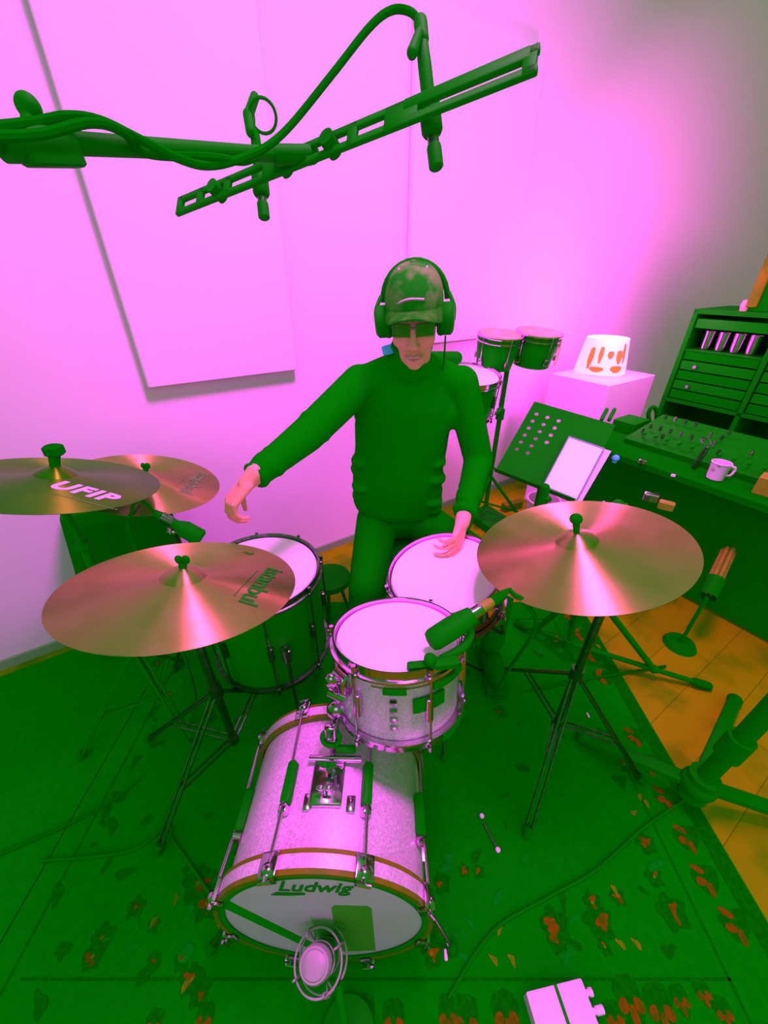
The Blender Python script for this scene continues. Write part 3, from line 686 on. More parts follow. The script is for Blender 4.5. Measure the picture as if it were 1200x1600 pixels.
b.add([cc + V((0, 0, .0212)) + ex*(v.y*1.0-.012) + ey*(v.x-.035) for v in vs], fs); b.build('panel_print', M['faint_ink'], t)

# cables on the rug
for pts, lb in (([(330, 1400), (290, 1340), (268, 1310), (262, 1290), (200, 1330), (60, 1345)], 'thin dark cable curling over the rug left of the bass drum'),
                ([(700, 1560), (770, 1455), (860, 1400), (930, 1360), (1010, 1290), (1085, 1240)], 'thin dark cable crossing the rug right of the bass drum'),):
    cable('cable', [at(x, y, z=.013) for x, y in pts], .004, lb, M['black_metal'], None)

# ------------------------------------------------------------------ overhead stereo bar with two microphones
Lb, Rb = at(278, 324, zc=.75), at(842, 92, zc=.45)
ax = (Rb-Lb).normalized(); sd = V((0, 0, 1)).cross(ax).normalized(); upv = ax.cross(sd)
sideb = (sd*.55 + upv*.84).normalized(); thk = ax.cross(sideb)
BL = (Rb-Lb).length
bar = thing('stereo_bar', 'long slotted dark green stereo bar hanging over the kit', 'mic bar', Lb)
b = MB()
for s_ in (-1, 1): b.obox(Lb.lerp(Rb, .5)+sideb*s_*(.0125), ax, sideb, thk, BL, .0105, .007, .002)
for q in (.012, .10, .21, .38, .475, .61, .73, .985): b.obox(Lb+ax*BL*q, ax, sideb, thk, .016 if q not in (.38, .73) else .05, .0350, .007, .002)
b.obox(Lb+ax*BL*.86+sideb*.0105, ax, sideb, thk, BL*.25, .016, .0075, .002)
b.build('slotted_rail', M['black_metal'], bar)
for q in (.405, .17, .55): MB().cyl(Lb+ax*BL*q-thk*.014, Lb+ax*BL*q+thk*.014, .012).build('thumb_screw', M['black'], bar)
def pencil_mic(top, bot, label):
    top, bot = V(top), V(bot); a = (bot-top).normalized(); L = (bot-top).length
    t = thing('pencil_microphone', label, 'microphone', bot, 'overhead pencil microphones on the stereo bar')
    MB().lathe(top, a, [(.005, 0), (.0085, .006), (.0095, .03), (.0095, L*.72), (.0085, L*.74)], 20).build('body', M['black_metal'], t)
    MB().lathe(top, a, [(.0082, L*.73), (.0082, L*.82)], 20).build('neck', M['dim_chrome'], t)
    MB().lathe(top, a, [(.0095, L*.81), (.0105, L*.83), (.0105, L*.985), (.008, L)], 20).build('capsule', M['black'], t)
    q = top + a*L*.58
    MB().lathe(q-a*.018, a, [(.0125, 0), (.0150, .004), (.0150, .036), (.0125, .04)], 20).build('clip', M['black'], t)
    return a
mr_t, mr_b = at(659, 62, zc=.53), at(682, 264, zc=.56)
pencil_mic(mr_t, mr_b, 'right pencil microphone with a cable hanging from the stereo bar')
ml_t, ml_b = at(398, 205, zc=.70), at(413, 342, zc=.72)
pencil_mic(ml_t, ml_b, 'left pencil microphone below the coiled cable end of the bar')
# right angle plug above the right mic and its cable
t = thing('cable_plug', 'dark green angled plug on top of the right overhead microphone', 'plug', at(656, 40, zc=.53))
MB().capsule(at(657, 36, zc=.53), .0095, at(660, 62, zc=.53), .0090).build('shell', M['black'], t)
MB().capsule(at(655, 52, zc=.52), .006, at(644, 82, zc=.52), .0075).build('strain_relief', M['black'], t)
bm0, bm1 = at(-170, 208, zc=.30), at(452, 243, zc=.62)
def boomp(q, dx=0, dy=0):
    zc_ = 1/(1/.30+(1/.62-1/.30)*q)
    return at(-170+(452+170)*q+dx, 208+35*q+dy, zc=zc_)
cable('overhead_cable', [at(656, 34, zc=.53), at(640, 18, zc=.53), at(612, 16, zc=.53), at(578, 42, zc=.53), at(520, 115, zc=.54), at(455, 195, zc=.55), at(415, 230, zc=.53), at(370, 250, zc=.49), at(325, 259, zc=.46), at(280, 248, zc=.44), at(215, 216, zc=.42), at(160, 190, zc=.395), at(110, 182, zc=.375), at(50, 192, zc=.36), at(-60, 205, zc=.31)], .0048, 'dark green cable looping from the right overhead microphone to the boom')
cable('overhead_cable', [at(398, 205, zc=.68), at(405, 235, zc=.60), at(385, 252, zc=.52), at(330, 246, zc=.46), at(230, 240, zc=.44), at(190, 205, zc=.40), at(140, 192, zc=.375), at(60, 210, zc=.345), at(-60, 215, zc=.30)], .0045, 'second dark green cable twisted along the overhead boom')
t = thing('cable_clip', 'round cable clip ring standing above the left overhead microphone', 'clip', at(398, 205, zc=.69))
fw = (at(412, 182, zc=.69)-V((0, 0, CAM_H))).normalized()
MB().ring(at(411, 181, zc=.69), fw, .0225, .0028, 28, hint=(0, 0, 1)).build('ring', M['black'], t)
MB().capsule(at(398, 152, zc=.69), .008, at(389, 178, zc=.69), .0085).capsule(at(389, 180, zc=.69), .0105, at(392, 206, zc=.69), .009).build('holder', M['black'], t)
t = thing('overhead_boom_arm', 'thick dark green boom arm reaching in from the left to the stereo bar', 'boom arm', bm1)
MB().cyl(bm1 + (bm0-bm1)*2.7, bm1, .0098, n=20).build('tube', M['black_metal'], t)
bs_ = bm1 + (bm0-bm1)*2.55
MB().cyl((bs_.x, bs_.y, .10), (bs_.x, bs_.y, bs_.z-.012), .016, n=16).ball(bs_, .024).build('stand_pole', M['black_metal'], t)
for k in range(3):
    a = PI*.95 + k*2*PI/3
    MB().cyl((bs_.x, bs_.y, .16), (bs_.x+.32*math.cos(a), bs_.y+.32*math.sin(a), .02), .012, n=10).build('stand_leg', M['black_metal'], t)
MB().cyl(boomp(.27, 0, 4), boomp(.45, 0, 2), .0150, n=20).obox(boomp(.40, 0, 16), (bm1-bm0).normalized(), frame(bm1-bm0)[0], frame(bm1-bm0)[1], .055, .022, .022, .006).build('clutch', M['black'], t)
MB().capsule(boomp(.345, 0, -26), .006, boomp(.345, 0, -40), .006).ball(boomp(.345, 0, -53), .0105, .0105, .011).build('tightening_knob', M['black'], t)
MB().cyl(boomp(.96), at(485, 242, zc=.612), .013, n=18).ball(at(487, 241, zc=.615), .013).build('swivel', M['black'], t)

# ------------------------------------------------------------------ the drummer
def remesh(mb, vox, smooth_it=4):
    me = bpy.data.meshes.new('tmp'); me.from_pydata([tuple(p) for p in mb.v], [], mb.f); me.update()
    o = bpy.data.objects.new('tmp', me); COL.objects.link(o)
    r = o.modifiers.new('r', 'REMESH'); r.mode = 'VOXEL'; r.voxel_size = vox
    s = o.modifiers.new('s', 'SMOOTH'); s.factor = .5; s.iterations = smooth_it
    bpy.context.view_layer.update()
    m2 = bpy.data.meshes.new_from_object(o.evaluated_get(bpy.context.evaluated_depsgraph_get()))
    out = MB(); out.v = [v.co.copy() for v in m2.vertices]; out.f = [list(p.vertices) for p in m2.polygons]; out.m = [0]*len(out.f)
    bpy.data.objects.remove(o); bpy.data.meshes.remove(me); bpy.data.meshes.remove(m2)
    return out
HC = V((.088, 1.25, 1.380))
hf = V((-.10, -1, -.20)).normalized(); hx = V((1, -.10, .06)).normalized(); hx = (hx - hf*hx.dot(hf)).normalized(); hz = hx.cross(hf); hz = -hz if hz.z < 0 else hz
def H(x, y, z): return HC + hx*x + hf*y + hz*z        # x to the viewer's right, y out of the face, z up
RS, RE, RW = V((-.080, 1.335, 1.185)), V((-.235, 1.14, 1.078)), V((-.359, .95, 1.024))
LS, LE, LW = V((.262, 1.365, 1.178)), V((.352, 1.345, .905)), V((.263, 1.10, .785))
NB = V((.088, 1.325, 1.245)); PV = V((.055, 1.43, .63))
RH, RK, RA = V((-.03, 1.40, .60)), V((-.06, 1.06, .53)), V((-.10, 1.02, .10))
LH, LK, LA = V((.15, 1.41, .60)), V((.44, 1.14, .53)), V((.47, 1.16, .10))
SC = 1.0
def hand(mb, W, d, nrm, thumb_side, curls, spread=.0205, scale=.92, thumb_curl=.3):
    d = V(d).normalized(); nrm = V(nrm); nrm = (nrm - d*nrm.dot(d)).normalized(); sd_ = d.cross(nrm)
    mb.capsule(W - d*.03, .026*scale, W + d*.01, .024*scale)
    for i in range(4):
        s_ = (i-1.5)*spread*thumb_side*scale
        k = W + d*(.088 - .006*abs(i-1.2))*scale + sd_*s_ - nrm*.004
        mb.capsule(W + d*.012 + sd_*s_*.55, .0165*scale, k, .0108*scale, 12)
        L = (.040, .044, .041, .032)[i]*scale; dd = d.copy(); p = k; rr = .0090*scale
        for j, (ll, c) in enumerate(zip((L, L*.66, L*.52), curls[i])):
            ca, sa = math.cos(c), math.sin(c)
            nd = dd*ca + nrm*sa; nrm2 = nrm*ca - dd*sa
            q = p + nd*ll; mb.capsule(p, rr, q, rr*.88, 12); p = q; rr *= .88; dd = nd
            nrm_i = nrm2; nrm, nrm_keep = nrm_i, nrm
            if j == 0: keep = nrm_keep
        nrm = keep
    tb = W + d*.022*scale - sd_*thumb_side*.026*scale + nrm*.008
    td = (d*.75 - sd_*thumb_side*.55 + nrm*thumb_curl).normalized()
    q = tb + td*.042*scale; mb.capsule(tb, .0135*scale, q, .0105*scale, 12)
    td2 = (td + sd_*thumb_side*.45 + nrm*.25).normalized(); q2 = q + td2*.030*scale; mb.capsule(q, .0104*scale, q2, .0088*scale, 12)
    td3 = (td2 + sd_*thumb_side*.2).normalized(); mb.capsule(q2, .0088*scale, q2+td3*.022*scale, .0074*scale, 12)
body = MB()
# head
body.ball(H(0, -.012, .045), .073, .090, .088, hx, hf, hz)
body.ball(H(0, .022, -.015), .062, .068, .085, hx, hf, hz)
body.ball(H(0, .035, -.070), .046, .050, .048, hx, hf, hz); body.ball(H(0, .066, -.098), .022, .018, .016, hx, hf, hz)
for s_ in (-1, 1):
    body.ball(H(s_*.036, .060, -.028), .025, .022, .024, hx, hf, hz)
    body.ball(H(s_*.074, -.012, -.005), .010, .020, .032, hx, hf, hz)
    body.ball(H(s_*.028, .078, .026), .026, .012, .010, hx, hf, hz)
    body.ball(H(s_*.012, .094, -.040), .008, .010, .007, hx, hf, hz)
body.capsule(H(0, .082, .018), .008, H(0, .102, -.034), .0125)
body.ball(H(0, .080, -.064), .024, .012, .008, hx, hf, hz); body.ball(H(0, .078, -.078), .020, .012, .007, hx, hf, hz)
body.capsule(H(0, -.02, -.06), .052, NB - V((0, 0, .02)), .056)
# trunk and limbs under the clothes
body.ball(V((.07, 1.37, 1.10)), .150, .095, .15); body.ball(V((.055, 1.40, .90)), .140, .090, .20); body.ball(PV, .145, .105, .12)
body.capsule(RS, .044, RE, .036); body.capsule(RE, .036, RW, .025); body.capsule(LS, .044, LE, .036); body.capsule(LE, .036, LW, .025)
body.capsule(NB, .05, RS, .045); body.capsule(NB, .05, LS, .045)
body.capsule(RH, .068, RK, .050); body.capsule(LH, .068, LK, .050)
body.capsule(RK, .048, RA, .032); body.capsule(LK, .048, LA, .032)
rd = at(358, 795, d=.905) - RW
hand(body, RW + (RW-RE).normalized()*.012, rd, V((.55, .35, -.2)), 1, [(.55, .75, .5), (.7, .8, .55), (.75, .85, .6), (.8, .8, .6)], thumb_curl=.55)
ld = at(704, 872, d=1.0) - LW
hand(body, LW, ld, V((-.75, .15, -.35)), -1, [(.3, .5, .35), (.55, .6, .4), (.7, .7, .5), (.8, .8, .5)], thumb_curl=.5)
person = thing('person', 'drummer in dark green jumper and cap with headphones, right arm stretched to the cymbals', 'person', (.06, 1.3, 0))
remesh(body, .0038, 3).build('body', M['skin'], person, angle=180)
j = MB()
secs = [(.655, .055, 1.415, .172, .122), (.69, .055, 1.415, .183, .128), (.74, .055, 1.412, .182, .126), (.80, .055, 1.405, .178, .122), (.87, .057, 1.40, .175, .118), (.95, .062, 1.39, .174, .116), (1.03, .070, 1.38, .174, .115), (1.11, .078, 1.37, .172, .112), (1.17, .084, 1.36, .150, .095), (1.215, .088, 1.35, .105, .075)]
vs, fs = [], []; n_ = 40
rgt = random.Random(21)
for q_, (z, cx_, cy_, rx, ry) in enumerate(secs):
    for i in range(n_):
        a = 2*PI*i/n_; wob = 1 + .012*math.sin(3*a + q_*1.7) + .010*math.sin(5*a - q_*2.3)
        vs.append((cx_ + rx*wob*math.cos(a), cy_ + ry*wob*math.sin(a), z + .006*math.sin(2*a+q_)))
for q_ in range(len(secs)-1):
    for i in range(n_): fs.append((q_*n_+i, q_*n_+(i+1) % n_, (q_+1)*n_+(i+1) % n_, (q_+1)*n_+i))
fs.append(tuple(range(n_-1, -1, -1))); fs.append(tuple(range((len(secs)-1)*n_, len(secs)*n_)))
j.add(vs, fs)
for k in range(5):
    z = .68 + .05*k
    for sg in (-1, 1): j.ball((.056 + sg*(.138+rgt.uniform(-.008, .006)), 1.40+rgt.uniform(-.04, .03), z+rgt.uniform(-.015, .015)), .046, .06, .026, n=16)
j.capsule(NB + V((0, .01, -.005)), .064, RS + V((.02, .01, .0)), .058, 20); j.capsule(NB + V((0, .01, -.005)), .064, LS + V((-.02, 0, 0)), .056, 20)
j.capsule(NB + V((-.002, -.012, .0)), .066, NB + V((0, -.016, .040)), .056, 20)
j.capsule(RS, .062, RE, .054, 20); j.capsule(LS, .060, LE, .053, 20); j.capsule(V((-.03, 1.37, 1.08)), .08, V((.2, 1.38, 1.08)), .08)
rw2, lw2 = RE.lerp(RW, .97), LE.lerp(LW, .90)
j.cyl(RE, rw2, .054, .036, 24); j.cyl(LE, lw2, .053, .036, 24)
rg = random.Random(9)
for A, B_, r in ((RS, RE, .057), (RE, RW, .045), (LS, LE, .054), (LE, LW, .046)):
    for k in range(6):
        t_ = .25 + .12*k + rg.uniform(-.03, .03); p = A.lerp(B_, min(t_, .93)); a = (B_-A).normalized()
        a = (a + V((rg.uniform(-.35, .35), rg.uniform(-.35, .35), rg.uniform(-.35, .35)))).normalized()
        j.ring(p, a, r-.006, .0078, 24, 8)
jb = remesh(j, .007, 3)
jo = jb.build('jumper', M['wool'], person, angle=180)
MB().ring(NB + V((-.002, -.022, .062)), (0, -.45, 1), .056, .009, 36).build('neckline', M['wool'], jo)
MB().ring(RE.lerp(RW, .94), RW-RE, .0335, .006, 24).build('cuff', M['wool'], jo); MB().ring(LE.lerp(LW, .87), LW-LE, .0335, .006, 24).build('cuff', M['wool'], jo)
tr = MB()
tr.ball(PV, .165, .125, .12, n=28); tr.capsule(RH, .088, RK, .070, 20); tr.capsule(LH, .088, LK, .070, 20)
tr.capsule(RK, .068, RA+V((0, 0, .03)), .052, 20); tr.capsule(LK, .068, LA+V((0, 0, .03)), .052, 20)
remesh(tr, .008, 3).build('trousers', M['denim'], person, angle=180)
for A in (RA, LA):
    sb_ = MB(); sb_.ball(V((A.x, A.y-.06, .058)), .046, .125, .045); sb_.box((A.x, A.y-.06, .018), .09, .25, .018, bev=.02); sb_.build('shoe', M['rubber'], person)
# cap
c = MB()
ce = [(0.0, .145)]
n_, k_ = 36, 12; vs = []; fs = []
for q in range(k_+1):
    ph = PI/2*q/k_
    for i in range(n_):
        a = 2*PI*i/n_
        vs.append(H(.083*math.cos(a)*math.sin(ph)**.8, -.012 + .102*math.sin(a)*math.sin(ph)**.8, .048 + .098*math.cos(ph)**.9))
for q in range(k_):
    for i in range(n_): fs.append((q*n_+i, q*n_+(i+1) % n_, (q+1)*n_+(i+1) % n_, (q+1)*n_+i))
vs2 = [H(.083*1.0*math.cos(2*PI*i/n_)*.985, -.012+.102*math.sin(2*PI*i/n_)*.985, .036) for i in range(n_)]
base_i = len(vs); vs += vs2
for i in range(n_): fs.append((k_*n_+i, k_*n_+(i+1) % n_, base_i+(i+1) % n_, base_i+i))
c.add(vs, fs); c.ball(H(0, -.012, .147), .008, .008, .004, hx, hf, hz)
cap = c.build('cap', M['cap'], person, angle=60)
br = MB(); vs = []; fs = []; nb_ = 21
for layer in (0, 1):
    for r_ in range(6):
        t_ = r_/5
        for i in range(nb_):
            a = math.radians(18 + 144*i/(nb_-1))
            sx_ = math.cos(a); sy_ = math.sin(a)
            x = .082*sx_*(1 + .02*t_); y = -.012 + .10*sy_ + t_*.062*(sy_**.7)
            z = .052 - .002*t_ - (.030*t_+.010)*(sx_**2) - layer*.004
            vs.append(H(x, y, z))
N_ = 6*nb_
for r_ in range(5):
    for i in range(nb_-1):
        a_ = r_*nb_+i; fs += [(a_, a_+1, a_+nb_+1, a_+nb_), (N_+a_, N_+a_+nb_, N_+a_+nb_+1, N_+a_+1)]
for i in range(nb_-1): fs.append((5*nb_+i, 5*nb_+i+1, N_+5*nb_+i+1, N_+5*nb_+i))
br.add(vs, fs); M['visor'] = mat('dark_visor_cotton', (0.006, 0.30, 0.004), 0.95, spec=0.0, noise=25, col2=(0.03, 0.32, 0.015)); br.build('visor', M['visor'], cap, angle=60)
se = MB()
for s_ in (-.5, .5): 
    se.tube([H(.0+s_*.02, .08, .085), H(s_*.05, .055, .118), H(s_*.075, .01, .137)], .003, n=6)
se.tube([H(-.042, .070, .066), H(-.01, .088, .080), H(.030, .080, .076)], .0040, n=6)  # curved pale streak paints a highlight onto the front of the crown
M['cap_pale'] = mat('stitching_and_highlight', (0.34, 0.40, 0.30), 0.9)
se.build('seam_and_highlight', M['cap_pale'], cap)
gl = MB()
for s_ in (-1, 1):
    gl.obox(H(s_*.033, .094, .006), (hx*.97 - hf*s_*.22).normalized(), hf, hz, .050, .004, .034, .012)
    gl.cyl(H(s_*.058, .086, .012), H(s_*.078, 0, .010), .0022)
gl.cyl(H(-.010, .098, .012), H(.010, .098, .012), .003); gl.build('glasses', M['lens'], person)
mo = MB(); mo.ball(H(0, .088, -.070), .019, .005, .0035, hx, hf, hz); mo.build('teeth', M['teeth'], person)
mo = MB(); mo.tube([H(-.024, .080, -.067), H(-.010, .092, -.064), H(0, .0925, -.066), H(.010, .092, -.064), H(.024, .080, -.067)], .0032, n=8); mo.tube([H(-.023, .080, -.069), H(0, .0905, -.078), H(.023, .080, -.069)], .0036, n=8); mo.build('lips', M['lip'], person)
for s_ in (-1, 1): MB().ball(H(s_*.031, .080, .006), .011, .010, .008, hx, hf, hz).build('eye', M['teeth'], person)
hr = MB(); hr.ball(H(0, -.03, .012), .077, .082, .062, hx, hf, hz); hr.build('hair', M['rubber'], person)
tag(MB().obox(at(607, 546, d=1.31), (1, 0, .25), (0, 1, 0), (-.25, 0, 1), .040, .022, .026, .009).build('collar', M['blue'], person), 'bright blue collar tip at the side of the neck')
# headphones rest on the head: a thing of their own
hp = thing('headphones', 'big dark green headphones worn over the cap by the drummer', 'headphones', HC)
for s_ in (-1, 1):
    cu = MB(); cu.lathe(H(s_*.078, -.012, .000), hx*s_, [(.040, 0), (.044, .006), (.044, .026), (.036, .034), (.020, .037)], 28, sx=1.0, sy=1.0); cu.build('ear_cup', M['black'], hp)
    cu = MB(); cu.ring(H(s_*.076, -.012, .000), hx*s_, .034, .012, 28); cu.build('ear_cushion', M['rubber'], hp)
    cu = MB(); cu.tube([H(s_*.112, -.012, -.005), H(s_*.112, -.020, .030), H(s_*.098, -.050, .058)], .006); cu.build('yoke', M['black_metal'], hp)
hb = MB(); arc = [H(.094*math.cos(a), -.062, .040 + .100*math.sin(a)) for a in [PI*k/16 for k in range(17)]]
hb.tube(arc, .0085, sub=1); hb.build('headband', M['black'], hp)
cable('headphone_cable', [H(.090, -.005, -.045), H(.088, 0, -.10), V((.19, 1.33, 1.22)), V((.19, 1.50, 1.1)), V((.19, 1.54, .8)), V((.22, 1.56, .3)), V((.3, 1.6, .012)), V((.7, 1.75, .012))], .0028, 'thin dark green headphone cable hanging behind the drummer')
# throne
t = thing('drum_throne', 'round dark green drum throne the drummer sits on', 'stool', (.06, 1.45, 0))
MB().lathe((.06, 1.45, .44), (0, 0, 1), [(.14, 0), (.165, .015), (.165, .06), (.14, .075)], 40).build('seat', M['cab'], t)
MB().cyl((.06, 1.45, .15), (.06, 1.45, .44), .018).build('post', M['dim_chrome'], t)
for k in range(3):
    a = k*2*PI/3+PI/2; MB().cyl((.06, 1.45, .22), (.06+.2*math.cos(a), 1.45+.2*math.sin(a), .015), .011).build('leg', M['dim_chrome'], t)
# small black stool beside the floor tom
q = at(515, 898, d=1.42)
t = thing('stool', 'low dark green round stool between the floor tom and the drummer', 'stool', (q.x, q.y, 0))
MB().lathe((q.x, q.y, q.z-.05), (0, 0, 1), [(.08, 0), (.096, .01), (.096, .04), (.08, .05)], 36).build('seat', M['black'], t)
for k in range(3):
    a = k*2*PI/3+.4
    MB().cyl((q.x+.04*math.cos(a), q.y+.04*math.sin(a), q.z-.04), (q.x+.085*math.cos(a), q.y+.085*math.sin(a), .006), .009).build('leg', M['chrome'], t)

# ------------------------------------------------------------------ behind the kit, left: black cabinet
A0 = V((-1.19, 1.20, 0)); Lw = .36
t = thing('speaker_cabinet', 'tall dark green speaker cabinet against the wall behind the left cymbals', 'speaker', A0 + E2*.1)
fl, fr = A0 - E2*.10, A0 + E2*Lw
tl, trr = A0 + NW*(-.02) + V((0, 0, .72)), A0 + E2*Lw + NW*(-.02) + V((0, 0, .72))
bk = -NW*.15
b = MB(); b.add([fl, fr, fr+bk, fl+bk, tl, trr, trr+bk*.9, tl+bk*.9], [(3, 2, 1, 0), (4, 5, 6, 7), (0, 1, 5, 4), (1, 2, 6, 5), (2, 3, 7, 6), (3, 0, 4, 7)])
b.build('body', M['cab'], t, smooth=False)
g = MB(); m1 = lambda s_, z: fl.lerp(fr, s_).lerp(tl.lerp(trr, s_), z) + NW*.006
g.add([m1(.08, .08), m1(.92, .08), m1(.92, .92), m1(.08, .92)] + [m1(.08, .08)-NW*.008, m1(.92, .08)-NW*.008, m1(.92, .92)-NW*.008, m1(.08, .92)-NW*.008], [(0, 1, 2, 3), (0, 4, 5, 1), (1, 5, 6, 2), (2, 6, 7, 3), (3, 7, 4, 0)])
g.build('grille', M['grille'], t, smooth=False)
MB().tube([tl.lerp(trr, .35)+bk*.45, tl.lerp(trr, .38)+bk*.45+V((0, 0, .03)), tl.lerp(trr, .62)+bk*.45+V((0, 0, .03)), tl.lerp(trr, .65)+bk*.45], .008).build('handle', M['rubber'], t)

# ------------------------------------------------------------------ behind the kit, right: percussion
def small_drum(t, C, R, hgt, name, head_m, taper=.85):
    C = V(C); n = V((0.05, -.12, 1)).normalized()
    bdy = MB().lathe(C, n, [(R*.97, -.01), (R, -.03), (R*taper, -hgt), (R*taper-.008, -hgt), (R-.01, -.02)], 40, closed=True).build('shell', M['black_shell'], t)
    MB().lathe(C, n, [(.001, .002), (R-.006, .002), (R-.003, -.004), (.001, -.006)], 40).build('drum_head', head_m, t)
    MB().ring(C-n*.006, n, R+.004, .006, 40).ring(C-n*.030, n, R+.006, .004, 40).build('hoop', M['chrome'], t)
    u, v, _ = frame(n)
    for k in range(5):
        a = k*2*PI/5+.3; e = math.cos(a)*u+math.sin(a)*v
        MB().cyl(C+e*(R+.008)-n*.004, C+e*(R+.004)-n*(hgt*.75), .003, n=8).obox(C+e*(R+.002)-n*(hgt*.75), e, n, e.cross(n), .014, .03, .02, .004).build('tension_rod', M['chrome'], t)
    return n
B1, B2 = at(782, 521, d=2.16), at(843, 518, d=2.2)
t = thing('bongo_drums', 'pair of dark green bongos with pale heads on a stand behind the drummer', 'bongos', (.645, 2.2, B1.z-.2))
small_drum(t, B1, .108, .165, 'bongo', M['tan']); small_drum(t, B2, .112, .165, 'bongo', M['tan'])
MB().box(((B1.x+B2.x)/2, 2.18, B1.z-.10), .05, .05, .05, bev=.008).build('bridge_block', M['black'], t)
MB().tube([at(877, 530, d=2.15), at(872, 555, d=2.13), at(866, 572, d=2.12)], .006).build('strap', M['tan'], t)
t = thing('percussion_stand', 'slim dark green stand holding the bongos and the small snare', 'stand', (.66, 2.23, 0))
px_ = (B1.x+B2.x)/2 - .03
MB().cyl((px_, 2.2, .2), (px_, 2.2, B1.z-.13), .014).build('pole', M['black_metal'], t)
MB().cyl((px_, 2.2, .78), (px_, 2.2, .84), .024).build('collar', M['black'], t)
MB().cyl((px_-.016, 2.19, .86), (px_-.014, 2.19, 1.0), .006).build('chrome_rod', M['chrome'], t)
for f in ((px_+.32, 2.14), (px_-.1, 2.42), (px_-.18, 1.98)):
    g = MB().cyl((px_, 2.2, .42), (*f, .02), .010, n=10).cyl((px_, 2.2, .22), V((px_, 2.2, .42)).lerp(V((*f, .02)), .6), .007, n=10).build('leg', M['black_metal'], t)
    MB().ball((*f, .018), .018).build('rubber_foot', M['rubber'], g)
TC = at(735, 585, d=2.0); TC.z += 0
t = thing('side_snare', 'small dark green drum with pale pink head beside the drummer’s shoulder'.replace('’', "'"), 'drum', (TC.x, TC.y, TC.z-.22))
drum_parts(t, TC, (.04, -.16, 1), .155, .20, M['black_shell'], 6, phase=.4)
MB().tube([TC+V((.05, .08, -.215)), V((px_-.05, 2.14, TC.z-.24)), V((px_, 2.2, TC.z-.22))], .010).build('support_arm', M['black_metal'], t)
q0, q1 = at(655, 560, d=2.08), at(712, 560, d=2.06)
b = MB(); b.capsule(q0, .034, q1, .034); tag(b.build('rolled_pouch', M['black']), 'dark green rolled pouch lying on the small drum behind the shoulder', 'pouch')
q = at(765, 808, z=.05)
t = thing('foot_pedal', 'flat dark green pedal box on the wood floor below the bongo stand', 'pedal', (q.x, q.y, 0))
MB().box((q.x, q.y, .03), .20, .26, .06, .5, .012).build('case', M['black'], t)
MB().ring((q.x, q.y, .062), (0, 0, 1), .075, .003, 4).build('trim', M['dim_chrome'], t)
q = at(845, 800, d=2.1)
t = thing('waste_bin', 'pale plastic bin behind the music stand', 'bin', (q.x, q.y, 0))
MB().lathe((q.x, q.y, .0), (0, 0, 1), [(.075, .002), (.095, .30), (.098, .30), (.098, .31), (.091, .31), (.071, .012)], 32).build('bucket', M['grey_white'], t)
MB().ring((q.x, q.y, .305), (0, 0, 1), .098, .005, 32).build('rim', M['white'], t)
for px, py, rz in ((800, 790, .4), (812, 835, -.2)):
    q = at(px, py, z=.03); tag(MB().box((q.x, q.y, .03), .16, .05, .06, rz, .004).build('wood_block', M['brown_wood']), 'brown wood block on the floor ' + ('behind the pedal box' if py < 800 else 'in front of the pale bin'), 'block', None)

# music stand
TL, BLc, TR = at(835, 627, d=1.95), at(776, 737, d=1.72), at(962, 664, d=1.72)
exm = (TR-TL); wm = exm.length; exm.normalize(); eym = (BLc-TL); eym = eym - exm*eym.dot(exm); hm = eym.length; eym.normalize(); nm = exm.cross(eym)
if nm.y > 0: nm = -nm
OM = TL
def S(x, y, o=0.0): return OM + exm*x*wm + eym*y*hm + nm*o
t = thing('music_stand', 'dark green perforated music stand desk behind the ride cymbal', 'music stand', V((S(.5, .8).x+.05, S(.5, .8).y+.05, 0)))
# the desk is a plate with real round holes: a grid of square cells, some of them cut by a ring
b = MB(); nx, ny = 14, 10; cw, ch = wm/nx, hm/ny
holes = set((i, j) for i in (2, 4, 6) for j in (1, 2, 3, 4, 5, 6)) - {(6, 6)}
holes = {}
for j, row in enumerate((1, 2, 3, 4, 5, 6)):
    for i in (1, 3, 5):
        if not (i == 5 and row > 4): holes[(i, row)] = 1
for i in range(nx):
    for j in range(ny):
        c0 = [(i/nx, j/ny), ((i+1)/nx, j/ny), ((i+1)/nx, (j+1)/ny), (i/nx, (j+1)/ny)]
        for o_ in (0, -.003):
            if (i, j) in holes:
                cx_, cy_ = (i+.5)/nx, (j+.5)/ny; m_ = 16; out = []; inn = []
                for k in range(m_):
                    a = 2*PI*k/m_; dx, dy = math.cos(a), math.sin(a); sc_ = 1/max(abs(dx), abs(dy))
                    out.append(S(cx_+dx*sc_*.5/nx, cy_+dy*sc_*.5/ny, o_)); inn.append(S(cx_+dx*.0095/wm, cy_+dy*.0095/hm, o_))
                b.add(out+inn, [(k, (k+1) % m_, m_+(k+1) % m_, m_+k) for k in range(m_)])
            else: b.add([S(x, y, o_) for x, y in c0], [(0, 1, 2, 3)])
b.build('desk', M['black_metal'], t, smooth=False)
b = MB(); b.prism([S(-.0, 1.0, 0), S(1, 1.0, 0), S(1, 1.0, .045), S(-.0, 1.0, .045)], eym*.004); b.build('ledge', M['black_metal'], t, smooth=False)
pb = S(.5, .7, -.03); MB().cyl(pb, (pb.x+.03, pb.y+.05, .1), .012).build('pole', M['black_metal'], t)
MB().obox(S(.5, .65, -.016), exm, eym, nm, .10, .08, .028, .006).build('bracket', M['black'], t)
for k in range(3):
    a = k*2*PI/3+.3; MB().cyl((pb.x+.03, pb.y+.05, .24), (pb.x+.03+.25*math.cos(a), pb.y+.05+.25*math.sin(a), .012), .009).build('leg', M['black_metal'], t)
